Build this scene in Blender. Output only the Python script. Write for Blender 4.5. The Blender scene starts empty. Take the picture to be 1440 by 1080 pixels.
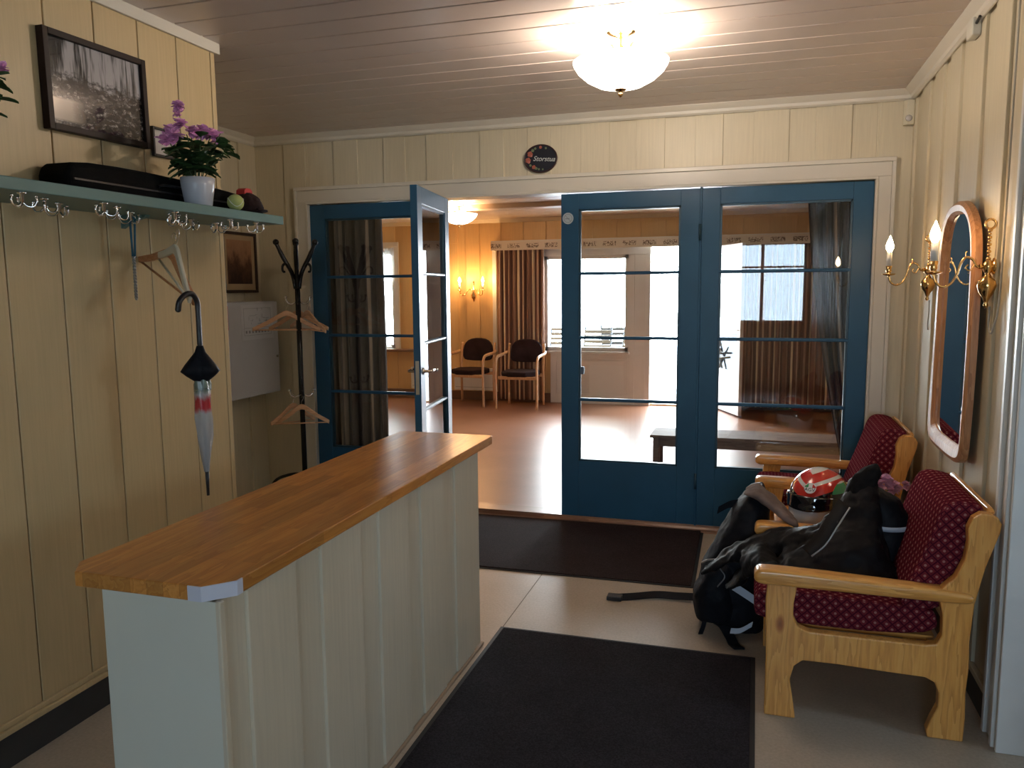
import bpy, bmesh, math, random
from mathutils import Vector, Matrix, noise as mnoise
PI = math.pi
C = bpy.context.scene.collection
random.seed(7)

# ------------------------------------------------------------------ camera
cam_d = bpy.data.cameras.new('camera')
cam = bpy.data.objects.new('camera', cam_d); C.objects.link(cam)
YAW, PIT, ROL, FPX = 0.2992762, -0.12042005, -0.00884567, 1112.47
f_ = Vector((-math.sin(YAW)*math.cos(PIT), math.cos(YAW)*math.cos(PIT), math.sin(PIT)))
r0 = Vector((math.cos(YAW), math.sin(YAW), 0)); u0 = r0.cross(f_)
r_ = r0*math.cos(ROL)+u0*math.sin(ROL); u_ = u0*math.cos(ROL)-r0*math.sin(ROL)
M = Matrix((( r_.x, u_.x, -f_.x, 0), (r_.y, u_.y, -f_.y, 0), (r_.z, u_.z, -f_.z, 1.55), (0, 0, 0, 1)))
cam.matrix_world = M
cam_d.sensor_width = 36; cam_d.lens = FPX*36/1440; cam_d.clip_start = 0.02; cam_d.clip_end = 300
bpy.context.scene.camera = cam

# ------------------------------------------------------------------ view, world, big lights
sc = bpy.context.scene
sc.view_settings.view_transform = 'Standard'; sc.view_settings.look = 'None'
sc.view_settings.gamma = 1; sc.view_settings.use_curve_mapping = False
sc.view_settings.exposure = 0.2
EXP_SKY = 31.0
w = bpy.data.worlds.new('world'); sc.world = w; w.use_nodes = True
nt = w.node_tree; nt.nodes.clear()
wo = nt.nodes.new('ShaderNodeOutputWorld'); bg = nt.nodes.new('ShaderNodeBackground')
tc = nt.nodes.new('ShaderNodeTexCoord'); sx = nt.nodes.new('ShaderNodeSeparateXYZ')
rp = nt.nodes.new('ShaderNodeValToRGB')
nt.links.new(tc.outputs['Generated'], sx.inputs[0]); nt.links.new(sx.outputs['Z'], rp.inputs[0])
rp.color_ramp.elements[0].position = 0.0; rp.color_ramp.elements[0].color = (0.68, 0.83, 1.0, 1)
rp.color_ramp.elements[1].position = 0.6; rp.color_ramp.elements[1].color = (0.45, 0.68, 1.0, 1)
hz = nt.nodes.new('ShaderNodeMixRGB'); hz.inputs[2].default_value = (0.90, 0.95, 1.0, 1); nt.links.new(rp.outputs[0], hz.inputs[1])
hm_ = nt.nodes.new('ShaderNodeMapRange'); nt.links.new(sx.outputs['Y'], hm_.inputs['Value']); hm_.inputs['From Min'].default_value = -0.2; hm_.inputs['From Max'].default_value = 0.7
nt.links.new(hm_.outputs['Result'], hz.inputs[0]); nt.links.new(hz.outputs[0], bg.inputs[0]); # the side of the sky towards +y (sun behind thin cloud) is brighter than the far side
mr_ = nt.nodes.new('ShaderNodeMapRange'); nt.links.new(sx.outputs['Y'], mr_.inputs['Value'])
mr_.inputs['From Min'].default_value = -0.7; mr_.inputs['From Max'].default_value = 0.7
mr_.inputs['To Min'].default_value = EXP_SKY*0.44; mr_.inputs['To Max'].default_value = EXP_SKY
nt.links.new(mr_.outputs['Result'], bg.inputs[1])
nt.links.new(bg.outputs[0], wo.inputs[0])

def portal(name, loc, rot, sx_, sy_):
    l = bpy.data.lights.new(name, 'AREA'); l.shape = 'RECTANGLE'; l.size = sx_; l.size_y = sy_
    l.cycles.is_portal = True
    o = bpy.data.objects.new(name, l); o.location = loc; o.rotation_euler = rot; C.objects.link(o)
    return o
# area light emits along its local -Z
portal('sky_portal', (-2.1, 10.28, 1.35), (-PI/2, 0, 0), 1.2, 1.4)
portal('sky_portal', (-0.87, 10.28, 1.05), (-PI/2, 0, 0), 0.85, 2.1)
portal('sky_portal', (-5.4, 10.28, 1.45), (-PI/2, 0, 0), 1.3, 1.5)
portal('sky_portal', (0.075, -3.28, 1.6), (PI/2, 0, 0), 1.35, 1.3)

def point(name, loc, col, watts, size=0.02):
    l = bpy.data.lights.new(name, 'POINT'); l.color = col; l.energy = watts; l.shadow_soft_size = size
    o = bpy.data.objects.new(name, l); o.location = loc; C.objects.link(o); return o
WARM = (1.0, 0.62, 0.30)

# ------------------------------------------------------------------ helpers
def P(n, s, t=0.0):  # link helper
    n.default_value = s
class NM:
    def __init__(s, name):
        s.m = bpy.data.materials.new(name); s.m.use_nodes = True
        s.t = s.m.node_tree; s.b = s.t.nodes['Principled BSDF']; s.out = s.t.nodes['Material Output']
        s.tc = s.t.nodes.new('ShaderNodeTexCoord')
    def n(s, k, **kw):
        x = s.t.nodes.new('ShaderNode'+k)
        for a, v in kw.items(): setattr(x, a, v)
        return x
    def l(s, a, b): s.t.links.new(a, b)
    def map(s, scale=(1,1,1), src='Object', rot=(0,0,0)):
        mp = s.n('Mapping'); mp.inputs['Scale'].default_value = scale; mp.inputs['Rotation'].default_value = rot
        s.l(s.tc.outputs[src], mp.inputs[0]); return mp.outputs[0]
    def noise(s, vec, scale=5, detail=3, rough=0.5):
        x = s.n('TexNoise'); x.inputs['Scale'].default_value = scale; x.inputs['Detail'].default_value = detail
        x.inputs['Roughness'].default_value = rough; s.l(vec, x.inputs['Vector']); return x.outputs['Fac']
    def ramp(s, fac, stops, interp='LINEAR'):
        x = s.n('ValToRGB'); cr = x.color_ramp; cr.interpolation = interp
        cr.elements[0].position = stops[0][0]; cr.elements[0].color = (*stops[0][1], 1)
        cr.elements[1].position = stops[-1][0]; cr.elements[1].color = (*stops[-1][1], 1)
        for p, c in stops[1:-1]: e = cr.elements.new(p); e.color = (*c, 1)
        s.l(fac, x.inputs[0]); return x.outputs[0]
    def mix(s, fac, a, b, mode='MIX'):
        x = s.n('MixRGB', blend_type=mode)
        for i, v in enumerate((fac, a, b)):
            if isinstance(v, bpy.types.NodeSocket): s.l(v, x.inputs[i])
            elif i == 0: x.inputs[0].default_value = v
            else: x.inputs[i].default_value = (*v, 1)
        return x.outputs[0]
    def math(s, op, a, b=0.0, c=0.0):
        x = s.n('Math', operation=op)
        for i, v in enumerate((a, b, c)):
            if isinstance(v, bpy.types.NodeSocket): s.l(v, x.inputs[i])
            else: x.inputs[i].default_value = v
        return x.outputs[0]
    def bump(s, h, strength=0.2, dist=0.01):
        x = s.n('Bump'); x.inputs['Strength'].default_value = strength; x.inputs['Distance'].default_value = dist
        s.l(h, x.inputs['Height']); s.l(x.outputs[0], s.b.inputs['Normal'])
    def col(s, c):
        if isinstance(c, bpy.types.NodeSocket): s.l(c, s.b.inputs['Base Color'])
        else: s.b.inputs['Base Color'].default_value = (*c, 1)
    def set(s, rough=0.5, metal=0.0, spec=0.5, **kw):
        s.b.inputs['Roughness'].default_value = rough; s.b.inputs['Metallic'].default_value = metal
        s.b.inputs['Specular IOR Level'].default_value = spec
        for k, v in kw.items(): s.b.inputs[k].default_value = v
        return s

def mul(c, k): return tuple(min(1, x*k) for x in c)
def plain(name, c, rough=0.5, metal=0.0, var=0.06, nscale=8, spec=0.5, bump=0.0, **kw):
    q = NM(name); q.set(rough, metal, spec, **kw); v = q.map()
    f = q.noise(v, nscale, 4)
    q.col(q.ramp(f, [(0.3, mul(c, 1-var)), (0.7, mul(c, 1+var))]))
    if bump: q.bump(q.noise(v, nscale*8, 4), bump, 0.003)
    return q.m
def paint_boards(name, c, axis='z'):   # brushed oil paint on boards, grain along z
    q = NM(name); q.set(0.42, 0, 0.4)
    st = q.noise(q.map((30, 30, 1.2)), 3, 5, 0.6)
    big = q.noise(q.map(), 1.7, 2)
    c1 = q.ramp(st, [(0.3, mul(c, 0.93)), (0.7, mul(c, 1.04))])
    c2 = q.ramp(big, [(0.3, (0.92, 0.91, 0.88)), (0.7, (1, 1, 1))])
    q.col(q.mix(1.0, c1, c2, 'MULTIPLY')); q.bump(st, 0.12, 0.004); return q.m
def wood(name, cs, axis='x', rough=0.35, scale=1.0, knots=0.0, coat=0.3, block=False):
    q = NM(name); q.set(rough, 0, 0.5); q.b.inputs['Coat Weight'].default_value = coat; q.b.inputs['Coat Roughness'].default_value = 0.2
    a, b_ = 1.2*scale, 14*scale
    sc3 = {'x': (a, b_, b_), 'y': (b_, a, b_), 'z': (b_, b_, a)}[axis]
    v = q.map(sc3)
    n1 = q.noise(v, 1.6, 3, 0.5)
    r = q.math('FRACT', q.math('MULTIPLY', n1, 7.0))
    n2 = q.noise(q.map(tuple(4*k for k in sc3)), 3, 4, 0.6)
    g = q.math('ADD', q.math('MULTIPLY', r, 0.45), q.math('MULTIPLY', n2, 0.55))
    col = q.ramp(g, [(0.15, cs[0]), (0.5, cs[1]), (0.85, cs[2])])
    if block:   # glued staves of slightly different tone
        br = q.n('TexBrick'); br.offset = 0.37; br.inputs['Scale'].default_value = 1.0
        br.inputs['Brick Width'].default_value = 0.42; br.inputs['Row Height'].default_value = 0.045
        br.inputs['Mortar Size'].default_value = 0.0005
        br.inputs['Color1'].default_value = (0.72, 0.72, 0.72, 1); br.inputs['Color2'].default_value = (1.08, 1.08, 1.08, 1)
        br.inputs['Mortar'].default_value = (0.6, 0.55, 0.5, 1)
        rot = (0, 0, PI/2) if axis == 'y' else (0, 0, 0)
        q.l(q.map((1, 1, 1), rot=rot), br.inputs['Vector'])
        col = q.mix(1.0, col, br.outputs['Color'], 'MULTIPLY')
    if knots:
        vo = q.n('TexVoronoi'); vo.inputs['Scale'].default_value = 5.5
        ks = {'x': (0.45, 1, 1), 'y': (1, 0.45, 1), 'z': (1, 1, 0.45)}[axis]
        q.l(q.map(ks), vo.inputs['Vector'])
        k = q.ramp(vo.outputs['Distance'], [(0.0, (0.20, 0.08, 0.03)), (0.055, (0.55, 0.3, 0.16)), (0.10, (1, 1, 1))])
        col = q.mix(knots, col, q.mix(1.0, col, k, 'MULTIPLY'))
    q.col(col); q.bump(g, 0.06, 0.002); return q.m
def metal(name, c, rough=0.2): return plain(name, c, rough, 1.0, 0.04, 20)
def emit(name, c, s, base=(0.9, 0.85, 0.75)):
    q = NM(name); q.set(0.4); q.col(base); q.b.inputs['Emission Color'].default_value = (*c, 1); q.b.inputs['Emission Strength'].default_value = s
    return q.m
def glass_sheet(name, tint=(0.93, 0.97, 0.96), k=1.0):
    q = NM(name); t = q.n('BsdfTransparent'); g = q.n('BsdfGlossy'); fr = q.n('Fresnel'); mx = q.n('MixShader')
    t.inputs[0].default_value = (*tint, 1); g.inputs['Roughness'].default_value = 0.01; g.inputs[0].default_value = (1, 1, 1, 1)
    fr.inputs[0].default_value = 1.5
    q.l(q.math('MULTIPLY', fr.outputs[0], k), mx.inputs[0]); q.l(t.outputs[0], mx.inputs[1]); q.l(g.outputs[0], mx.inputs[2])
    q.l(mx.outputs[0], q.out.inputs[0]); return q.m

CREAM = (0.60, 0.50, 0.29)
M_ = {}
M_['wall'] = paint_boards('cream_painted_boards', (0.65, 0.58, 0.43))
M_['wall_l'] = paint_boards('yellow_painted_boards', (0.58, 0.44, 0.24))
M_['counter'] = paint_boards('counter_cream_paint', (0.64, 0.57, 0.44))
M_['counter_end'] = plain('counter_end_daylit_paint', (0.63, 0.64, 0.56), 0.4, var=0.03, nscale=2)  # bluer than the counter boards: cool daylight on the end is mixed in
M_['hallwall'] = paint_boards('hall_lampwarm_boards', (0.70, 0.45, 0.20))  # cream hall boards with the lamps' warm orange mixed into the colour
M_['trim'] = plain('offwhite_trim_paint', (0.66, 0.62, 0.54), 0.35, var=0.04, nscale=3)
M_['ceil'] = plain('ceiling_paint', (0.64, 0.55, 0.51), 0.28, var=0.05, nscale=2)
M_['teal'] = plain('teal_door_paint', (0.020, 0.085, 0.165), 0.36, var=0.10, nscale=3, bump=0.05, spec=0.3)
M_['shelf'] = plain('green_shelf_paint', (0.09, 0.19, 0.18), 0.4, var=0.1, nscale=4)
M_['black_skirt'] = plain('black_skirting_paint', (0.025, 0.028, 0.030), 0.5, var=0.15)
M_['pine'] = wood('pine', ((0.56, 0.23, 0.045), (0.78, 0.37, 0.085), (0.85, 0.46, 0.13)), 'x', 0.3, 1.0, 0.9, 0.5)
M_['pinez'] = wood('pine_upright', ((0.56, 0.23, 0.045), (0.78, 0.37, 0.085), (0.85, 0.46, 0.13)), 'z', 0.3, 1.0, 0.9, 0.5)
M_['piney'] = wood('pine_cross', ((0.56, 0.23, 0.045), (0.78, 0.37, 0.085), (0.85, 0.46, 0.13)), 'y', 0.3, 1.0, 0.9, 0.5)
M_['mirrorpine'] = wood('mirror_frame_pine', ((0.34, 0.14, 0.06), (0.52, 0.25, 0.11), (0.62, 0.34, 0.17)), 'z', 0.4, 1.0, 0.6, 0.15)
M_['oak'] = wood('countertop_beech', ((0.46, 0.17, 0.035), (0.60, 0.25, 0.055), (0.68, 0.32, 0.085)), 'y', 0.28, 0.8, 0, 0.35, True)
M_['thresh'] = wood('threshold_oak', ((0.13, 0.05, 0.025), (0.22, 0.10, 0.05), (0.30, 0.15, 0.075)), 'x', 0.4)
M_['beech'] = wood('beech', ((0.50, 0.27, 0.12), (0.63, 0.37, 0.19), (0.70, 0.44, 0.25)), 'z', 0.35)
M_['hanger'] = wood('hanger_wood', ((0.50, 0.25, 0.12), (0.66, 0.38, 0.22), (0.72, 0.45, 0.27)), 'x', 0.4)
M_['hangerdark'] = wood('hanger_brown_wood', ((0.30, 0.12, 0.04), (0.42, 0.18, 0.07), (0.5, 0.24, 0.10)), 'y', 0.35)
M_['white'] = plain('white_plastic', (0.75, 0.75, 0.72), 0.35, var=0.02)
M_['whitepaint'] = plain('white_paint', (0.68, 0.64, 0.60), 0.35, var=0.04, nscale=3)
M_['black'] = plain('black_plastic', (0.012, 0.012, 0.014), 0.35, var=0.2)
M_['blackmetal'] = plain('black_lacquered_metal', (0.012, 0.012, 0.013), 0.22, 0.3, 0.2)
M_['brass'] = metal('brass', (0.78, 0.50, 0.20), 0.13)
M_['chrome'] = metal('chrome', (0.75, 0.73, 0.70), 0.12)
M_['cord'] = plain('blue_cord', (0.02, 0.10, 0.15), 0.7)
def darkcloth(name, c, rough=0.85, bump=0.3):
    q = NM(name); q.set(rough, 0, 0.13); v = q.map()
    q.col(q.ramp(q.noise(v, 6, 4), [(0.3, mul(c, 0.7)), (0.7, mul(c, 1.3))])); q.bump(q.noise(v, 60, 4), bump, 0.004); return q.m
M_['bag'] = darkcloth('black_nylon', (0.007, 0.008, 0.012), 0.55)
M_['jacket'] = darkcloth('black_jacket_cloth', (0.006, 0.006, 0.008), 0.55)
M_['lining'] = darkcloth('grey_lining', (0.17, 0.13, 0.12), 0.8)
M_['hood'] = darkcloth('black_fleece', (0.008, 0.008, 0.009), 0.95, 0.6)
M_['reflect'] = plain('reflective_tape', (0.55, 0.62, 0.72), 0.35)
M_['zip'] = plain('metal_zip', (0.4, 0.4, 0.42), 0.35, 0.6)
M_['blackfabric'] = darkcloth('dark_wool_fabric', (0.030, 0.018, 0.020), 0.95)
def carpet(name, c, s=160):
    q = NM(name); q.set(0.95, 0, 0.1); v = q.map()
    f = q.noise(v, s, 3, 0.7); g = q.noise(v, 5, 3)
    a = q.ramp(f, [(0.35, mul(c, 0.6)), (0.7, mul(c, 1.6))]); b = q.ramp(g, [(0.3, (0.85, 0.85, 0.85)), (0.7, (1.1, 1.1, 1.1))])
    q.col(q.mix(1.0, a, b, 'MULTIPLY')); q.bump(f, 0.5, 0.004); return q.m
M_['mat'] = carpet('charcoal_rib_mat', (0.020, 0.018, 0.022))
M_['mat2'] = carpet('brown_black_mat', (0.030, 0.020, 0.020))
M_['matrim'] = plain('black_rubber_edge', (0.012, 0.012, 0.013), 0.6)
def lino(name, c, c2, rough):
    q = NM(name); q.set(rough, 0, 0.5); v = q.map()
    f = q.noise(v, 2.5, 5, 0.65); g = q.noise(v, 90, 2)
    a = q.ramp(f, [(0.3, c), (0.7, c2)]); b = q.ramp(g, [(0.3, (0.9, 0.9, 0.9)), (0.7, (1.06, 1.06, 1.06))])
    q.col(q.mix(1.0, a, b, 'MULTIPLY')); q.bump(f, 0.03, 0.004); return q.m
M_['floor'] = lino('beige_linoleum', (0.40, 0.33, 0.25), (0.47, 0.39, 0.30), 0.42)
M_['hallfloor'] = lino('hall_brown_floor', (0.23, 0.100, 0.052), (0.29, 0.130, 0.072), 0.34)
# red upholstery with small diagonal dots (box projected uv)
def upholstery():
    q = NM('red_dotted_upholstery'); q.set(0.85, 0, 0.2)
    q.b.inputs['Specular IOR Level'].default_value = 0.0
    s = q.n('SeparateXYZ'); q.l(q.map((1, 1, 1), 'UV', (0, 0, math.radians(45))), s.inputs[0])
    F = 38.0
    fx = q.math('SUBTRACT', q.math('FRACT', q.math('MULTIPLY', s.outputs[0], F)), 0.5)
    fy = q.math('SUBTRACT', q.math('FRACT', q.math('MULTIPLY', s.outputs[1], F)), 0.5)
    d = q.math('SQRT', q.math('ADD', q.math('MULTIPLY', fx, fx), q.math('MULTIPLY', fy, fy)))
    n = q.noise(q.map(), 120, 2)
    base = q.ramp(n, [(0.35, (0.12, 0.016, 0.024)), (0.65, (0.20, 0.030, 0.040))])
    # dark diamond lattice between the dots
    e = q.math('MAXIMUM', q.math('ABSOLUTE', fx), q.math('ABSOLUTE', fy))
    lat = q.ramp(e, [(0.38, (0, 0, 0)), (0.46, (1, 1, 1))])
    c1 = q.mix(lat, base, (0.055, 0.006, 0.018))
    dot = q.ramp(d, [(0.13, (1, 1, 1)), (0.20, (0, 0, 0))])
    q.col(q.mix(dot, c1, (0.36, 0.17, 0.16))); q.bump(n, 0.3, 0.003); return q.m
M_['uphol'] = upholstery()
def stripes(name, darks, period):
    q = NM(name); q.set(0.9, 0, 0.15); q.b.inputs['Sheen Weight'].default_value = 0.1
    s = q.n('SeparateXYZ'); q.l(q.map((1, 1, 1), 'UV'), s.inputs[0])
    f = q.math('FRACT', q.math('MULTIPLY', s.outputs[0], 1.0/period))
    q.col(q.ramp(f, darks, 'CONSTANT')); q.bump(q.noise(q.map((60, 60, 8)), 5, 3), 0.2, 0.003); return q.m
M_['curtain'] = stripes('brown_striped_curtain', [(0.0, (0.28, 0.15, 0.10)), (0.18, (0.48, 0.30, 0.20)), (0.28, (0.20, 0.105, 0.07)), (0.46, (0.85, 0.68, 0.44)), (0.56, (0.30, 0.16, 0.11)), (0.78, (0.60, 0.42, 0.29)), (0.86, (0.24, 0.13, 0.085))], 0.30)
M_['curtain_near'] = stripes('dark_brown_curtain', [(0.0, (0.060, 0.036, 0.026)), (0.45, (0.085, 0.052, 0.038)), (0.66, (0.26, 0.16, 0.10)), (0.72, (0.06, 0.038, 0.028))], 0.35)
def sheer():
    q = NM('sheer_white_curtain'); t = q.n('BsdfTransparent'); d = q.n('BsdfTranslucent'); mx = q.n('MixShader')
    d.inputs[0].default_value = (0.9, 0.88, 0.82, 1); f = q.noise(q.map((40, 40, 2)), 4, 2)
    q.l(q.math('ADD', q.math('MULTIPLY', f, 0.4), 0.4), mx.inputs[0]); q.l(t.outputs[0], mx.inputs[1]); q.l(d.outputs[0], mx.inputs[2]); q.l(mx.outputs[0], q.out.inputs[0]); return q.m
M_['sheer'] = sheer()
M_['pane'] = glass_sheet('door_glass', (0.95, 0.97, 0.965), 1.0)
M_['mirror'] = metal('mirror_silver', (0.9, 0.9, 0.9), 0.015)
M_['leaf'] = plain('green_leaves', (0.045, 0.11, 0.035), 0.45, var=0.4, nscale=30)
M_['petal'] = plain('pink_petals', (0.75, 0.36, 0.62), 0.6, var=0.15, nscale=30)
M_['petal2'] = plain('pale_pink_petals', (0.66, 0.36, 0.50), 0.6, var=0.12, nscale=30)
M_['pot'] = plain('pale_grey_ceramic', (0.50, 0.52, 0.58), 0.25, var=0.03)
M_['soil'] = plain('soil', (0.05, 0.03, 0.02), 0.95, bump=0.5)

def finish(name, bm, mat, parent=None, smooth=False, bevel=0, uv=False, recalc=True):
    if recalc: bmesh.ops.recalc_face_normals(bm, faces=bm.faces)
    me = bpy.data.meshes.new(name); 
    if uv: box_uv(bm)
    bm.to_mesh(me); bm.free()
    me.materials.append(mat if not isinstance(mat, str) else M_[mat])
    o = bpy.data.objects.new(name, me); C.objects.link(o)
    if parent: o.parent = parent
    if smooth:
        for p in me.polygons: p.use_smooth = True
    if bevel:
        b = o.modifiers.new('bevel', 'BEVEL'); b.width = bevel; b.segments = 2; b.limit_method = 'ANGLE'; b.angle_limit = math.radians(40)
    return o
def box_uv(bm):
    L = bm.loops.layers.uv.verify()
    for f in bm.faces:
        n = f.normal; a = max(range(3), key=lambda i: abs(n[i]))
        for l in f.loops:
            c = l.vert.co; l[L].uv = (c.y, c.z) if a == 0 else (c.x, c.z) if a == 1 else (c.x, c.y)
def B(): return bmesh.new()
def box(bm, x0, x1, y0, y1, z0, z1, mtx=None):
    vs = [Vector((x, y, z)) for x in (x0, x1) for y in (y0, y1) for z in (z0, z1)]
    if mtx: vs = [mtx @ v for v in vs]
    v = [bm.verts.new(c) for c in vs]
    for f in ((0, 1, 3, 2), (4, 6, 7, 5), (0, 4, 5, 1), (2, 3, 7, 6), (0, 2, 6, 4), (1, 5, 7, 3)): bm.faces.new([v[i] for i in f])
def prism(bm, pts, axis, a, b):   # pts 2d; axis is the extrusion axis
    def mk(p, t):
        return {'x': (t, p[0], p[1]), 'y': (p[0], t, p[1]), 'z': (p[0], p[1], t)}[axis]
    lo = [bm.verts.new(mk(p, a)) for p in pts]; hi = [bm.verts.new(mk(p, b)) for p in pts]
    n = len(pts); f1 = bm.faces.new(lo); f2 = bm.faces.new(hi)
    for i in range(n): bm.faces.new((lo[i], lo[(i+1) % n], hi[(i+1) % n], hi[i]))
def smoothpts(pts, it=1, closed=True):
    for _ in range(it):
        out = []; n = len(pts)
        for i in range(n if closed else n-1):
            p, q = pts[i], pts[(i+1) % n]
            out += [tuple(0.75*a+0.25*b for a, b in zip(p, q)), tuple(0.25*a+0.75*b for a, b in zip(p, q))]
        if not closed: out = [pts[0]]+out+[pts[-1]]
        pts = out
    return pts
def tube(bm, pts, r, seg=8, caps=True, flat=1.0):
    pts = [Vector(p) for p in pts]; n = len(pts); rs = r if isinstance(r, (list, tuple)) else [r]*n
    if len(rs) != n: rs = [rs[min(len(rs)-1, int(i*(len(rs)-1)/(n-1)+0.5))] for i in range(n)]
    prev = None; rings = []
    for i, p in enumerate(pts):
        t = (pts[min(i+1, n-1)]-pts[max(i-1, 0)]).normalized()
        if prev is None:
            a = Vector((0, 0, 1)) if abs(t.z) < 0.9 else Vector((1, 0, 0)); u = t.cross(a).normalized()
        else: u = (prev-t*prev.dot(t)).normalized()
        prev = u; v = t.cross(u)
        rings.append([bm.verts.new(p+(u*math.cos(k*2*PI/seg)+v*math.sin(k*2*PI/seg)*flat)*rs[i]) for k in range(seg)])
    for a, b in zip(rings, rings[1:]):
        for k in range(seg): bm.faces.new((a[k], a[(k+1) % seg], b[(k+1) % seg], b[k]))
    if caps: bm.faces.new(rings[0][::-1]); bm.faces.new(rings[-1])
def lathe(bm, prof, c=(0, 0, 0), seg=24, mtx=None, a0=0, a1=2*PI):
    full = abs(a1-a0-2*PI) < 1e-6; rings = []
    c = Vector(c)
    for (r, z) in prof:
        ring = []
        for k in range(seg if full else seg+1):
            a = a0+(a1-a0)*k/seg; v = Vector((r*math.cos(a), r*math.sin(a), z))
            if mtx: v = mtx @ v
            ring.append(bm.verts.new(c+v))
        rings.append(ring)
    for a, b in zip(rings, rings[1:]):
        m = len(a)
        for k in range(m if full else m-1): bm.faces.new((a[k], a[(k+1) % m], b[(k+1) % m], b[k]))
    bmesh.ops.remove_doubles(bm, verts=bm.verts, dist=1e-6)
def ball(bm, c, r, sc=(1, 1, 1), sub=3, mtx=None):
    m = Matrix.Translation(c) @ (mtx or Matrix()) @ Matrix.Diagonal((r*sc[0], r*sc[1], r*sc[2], 1))
    bmesh.ops.create_icosphere(bm, subdivisions=sub, radius=1, matrix=m)
def spline(pts, n=8):   # catmull-rom
    P_ = [Vector(p) for p in pts]; P_ = [P_[0]*2-P_[1]]+P_+[P_[-1]*2-P_[-2]]; out = []
    for i in range(1, len(P_)-2):
        a, b, c, d = P_[i-1:i+3]
        for k in range(n):
            t = k/n; out.append(0.5*((2*b)+(c-a)*t+(2*a-5*b+4*c-d)*t*t+(3*b-a-3*c+d)*t**3))
    out.append(P_[-2]); return out
def empty(name, loc, label=None, cat=None, group=None, rotz=0):
    o = bpy.data.objects.new(name, None); C.objects.link(o); o.location = loc; o.rotation_euler = (0, 0, rotz); o.empty_display_size = 0.05
    if label: tag(o, label, cat, group)
    return o
def tag(o, label, cat, group=None):
    o['label'] = label; o['category'] = cat
    if group: o['group'] = group
    return o
def st(name, bm, mat, parent=None, bevel=0, smooth=False):
    o = finish(name, bm, mat, parent, smooth, bevel)
    if not parent: o['kind'] = 'structure'
    return o
def dup(root, loc=None, rotz=None, label=None):
    r = root.copy(); C.objects.link(r)
    if loc is not None: r.location = loc
    if rotz is not None: r.rotation_euler = (0, 0, rotz)
    if label: r['label'] = label
    def rec(o, p):
        for ch in list(o.children):
            c = ch.copy(); C.objects.link(c); c.parent = p; rec(ch, c)
    rec(root, r); return r
def text_part(name, body, size, mtx, mat, parent, extrude=0.0006, shear=0.0, align='CENTER'):
    cu = bpy.data.curves.new(name, 'FONT'); cu.body = body; cu.size = size; cu.extrude = extrude; cu.shear = shear
    cu.align_x = align; cu.align_y = 'CENTER'
    t = bpy.data.objects.new('tmp', cu); C.objects.link(t)
    bpy.context.view_layer.update()
    me = bpy.data.meshes.new_from_object(t.evaluated_get(bpy.context.evaluated_depsgraph_get()))
    bpy.data.objects.remove(t); bpy.data.curves.remove(cu)
    me.transform(mtx); me.materials.clear(); me.materials.append(mat)
    o = bpy.data.objects.new(name, me); C.objects.link(o); o.parent = parent; return o

# ================================================================== SETTING
YD = 5.054; XL = -2.312; XR = 0.826; XREC = -3.495; YLE = 3.09; YB = -3.2; ZC = 2.64
YF = 10.2; ZH = 0.03; ZHC = 2.47; HXL = -6.6; HXR = 1.9
# foyer floor (with sheet seams) and ceiling
b = B(); box(b, XREC-0.1, XR+0.4, YB-0.1, YD+0.0, -0.1, 0)
st('floor', b, 'floor')
b = B()
for y0, y1, x0, x1 in ((YB, 4.9, -1.08, -1.076),): box(b, x0, x1, y0, y1, 0.0, 0.0006)
st('trim_1', b, plain('floor_seam', (0.12, 0.09, 0.06), 0.7))
b = B(); box(b, XREC-0.1, XR+0.5, YB-0.1, YD+0.1, ZC, ZC+0.1)
y = YB
k = 0
while y < YD:
    wd = 0.172; box(b, XREC-0.05, XR+0.05, y+0.004, min(y+wd-0.004, YD), ZC-0.010, ZC+0.01); y += wd
st('ceiling', b, 'ceil', bevel=0.0035)
# left wall (protruding block) with V-grooved boards
b = B(); box(b, XREC, XL-0.012, YB, YLE-0.0, 0, ZC)
y = 2.844-0.2155*24
while y < YLE-0.01:
    y1 = min(y+0.2155, YLE); box(b, XL-0.02, XL, max(y, YB)+0.0025, y1-(0.0025 if y1 < YLE else 0), 0.13, ZC-0.03); y += 0.2155
st('wall_left', b, 'wall_l', bevel=0.003)
b = B(); box(b, XL-0.001, XL+0.012, YB, YLE+0.01, 0, 0.115); box(b, XREC, XL+0.012, YLE, YLE+0.012, 0, 0.115)
st('baseboard_left', b, 'black_skirt', bevel=0.002)
b = B(); box(b, XL, XL+0.022, YB, YLE+0.015, 0.115, 0.135); box(b, XL, XL+0.012, YB, YLE+0.01, 0.135, 0.155)
st('trim_2', b, 'wall_l', bevel=0.004)
b = B(); box(b, XL-0.0, XL+0.016, YB, YLE+0.02, 2.585, ZC)
st('trim_3', b, 'trim', bevel=0.003)
# recess: end wall + raised boards
b = B(); box(b, XREC-0.1, XREC, YLE-0.2, YD+0.12, 0, ZC)
y = YLE+0.02
while y < YD-0.02: box(b, XREC-0.01, XREC+0.014, y, min(y+0.20, YD), 0.1, ZC-0.05); y += 0.35
st('wall_recess_left', b, 'wall', bevel=0.002)
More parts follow.
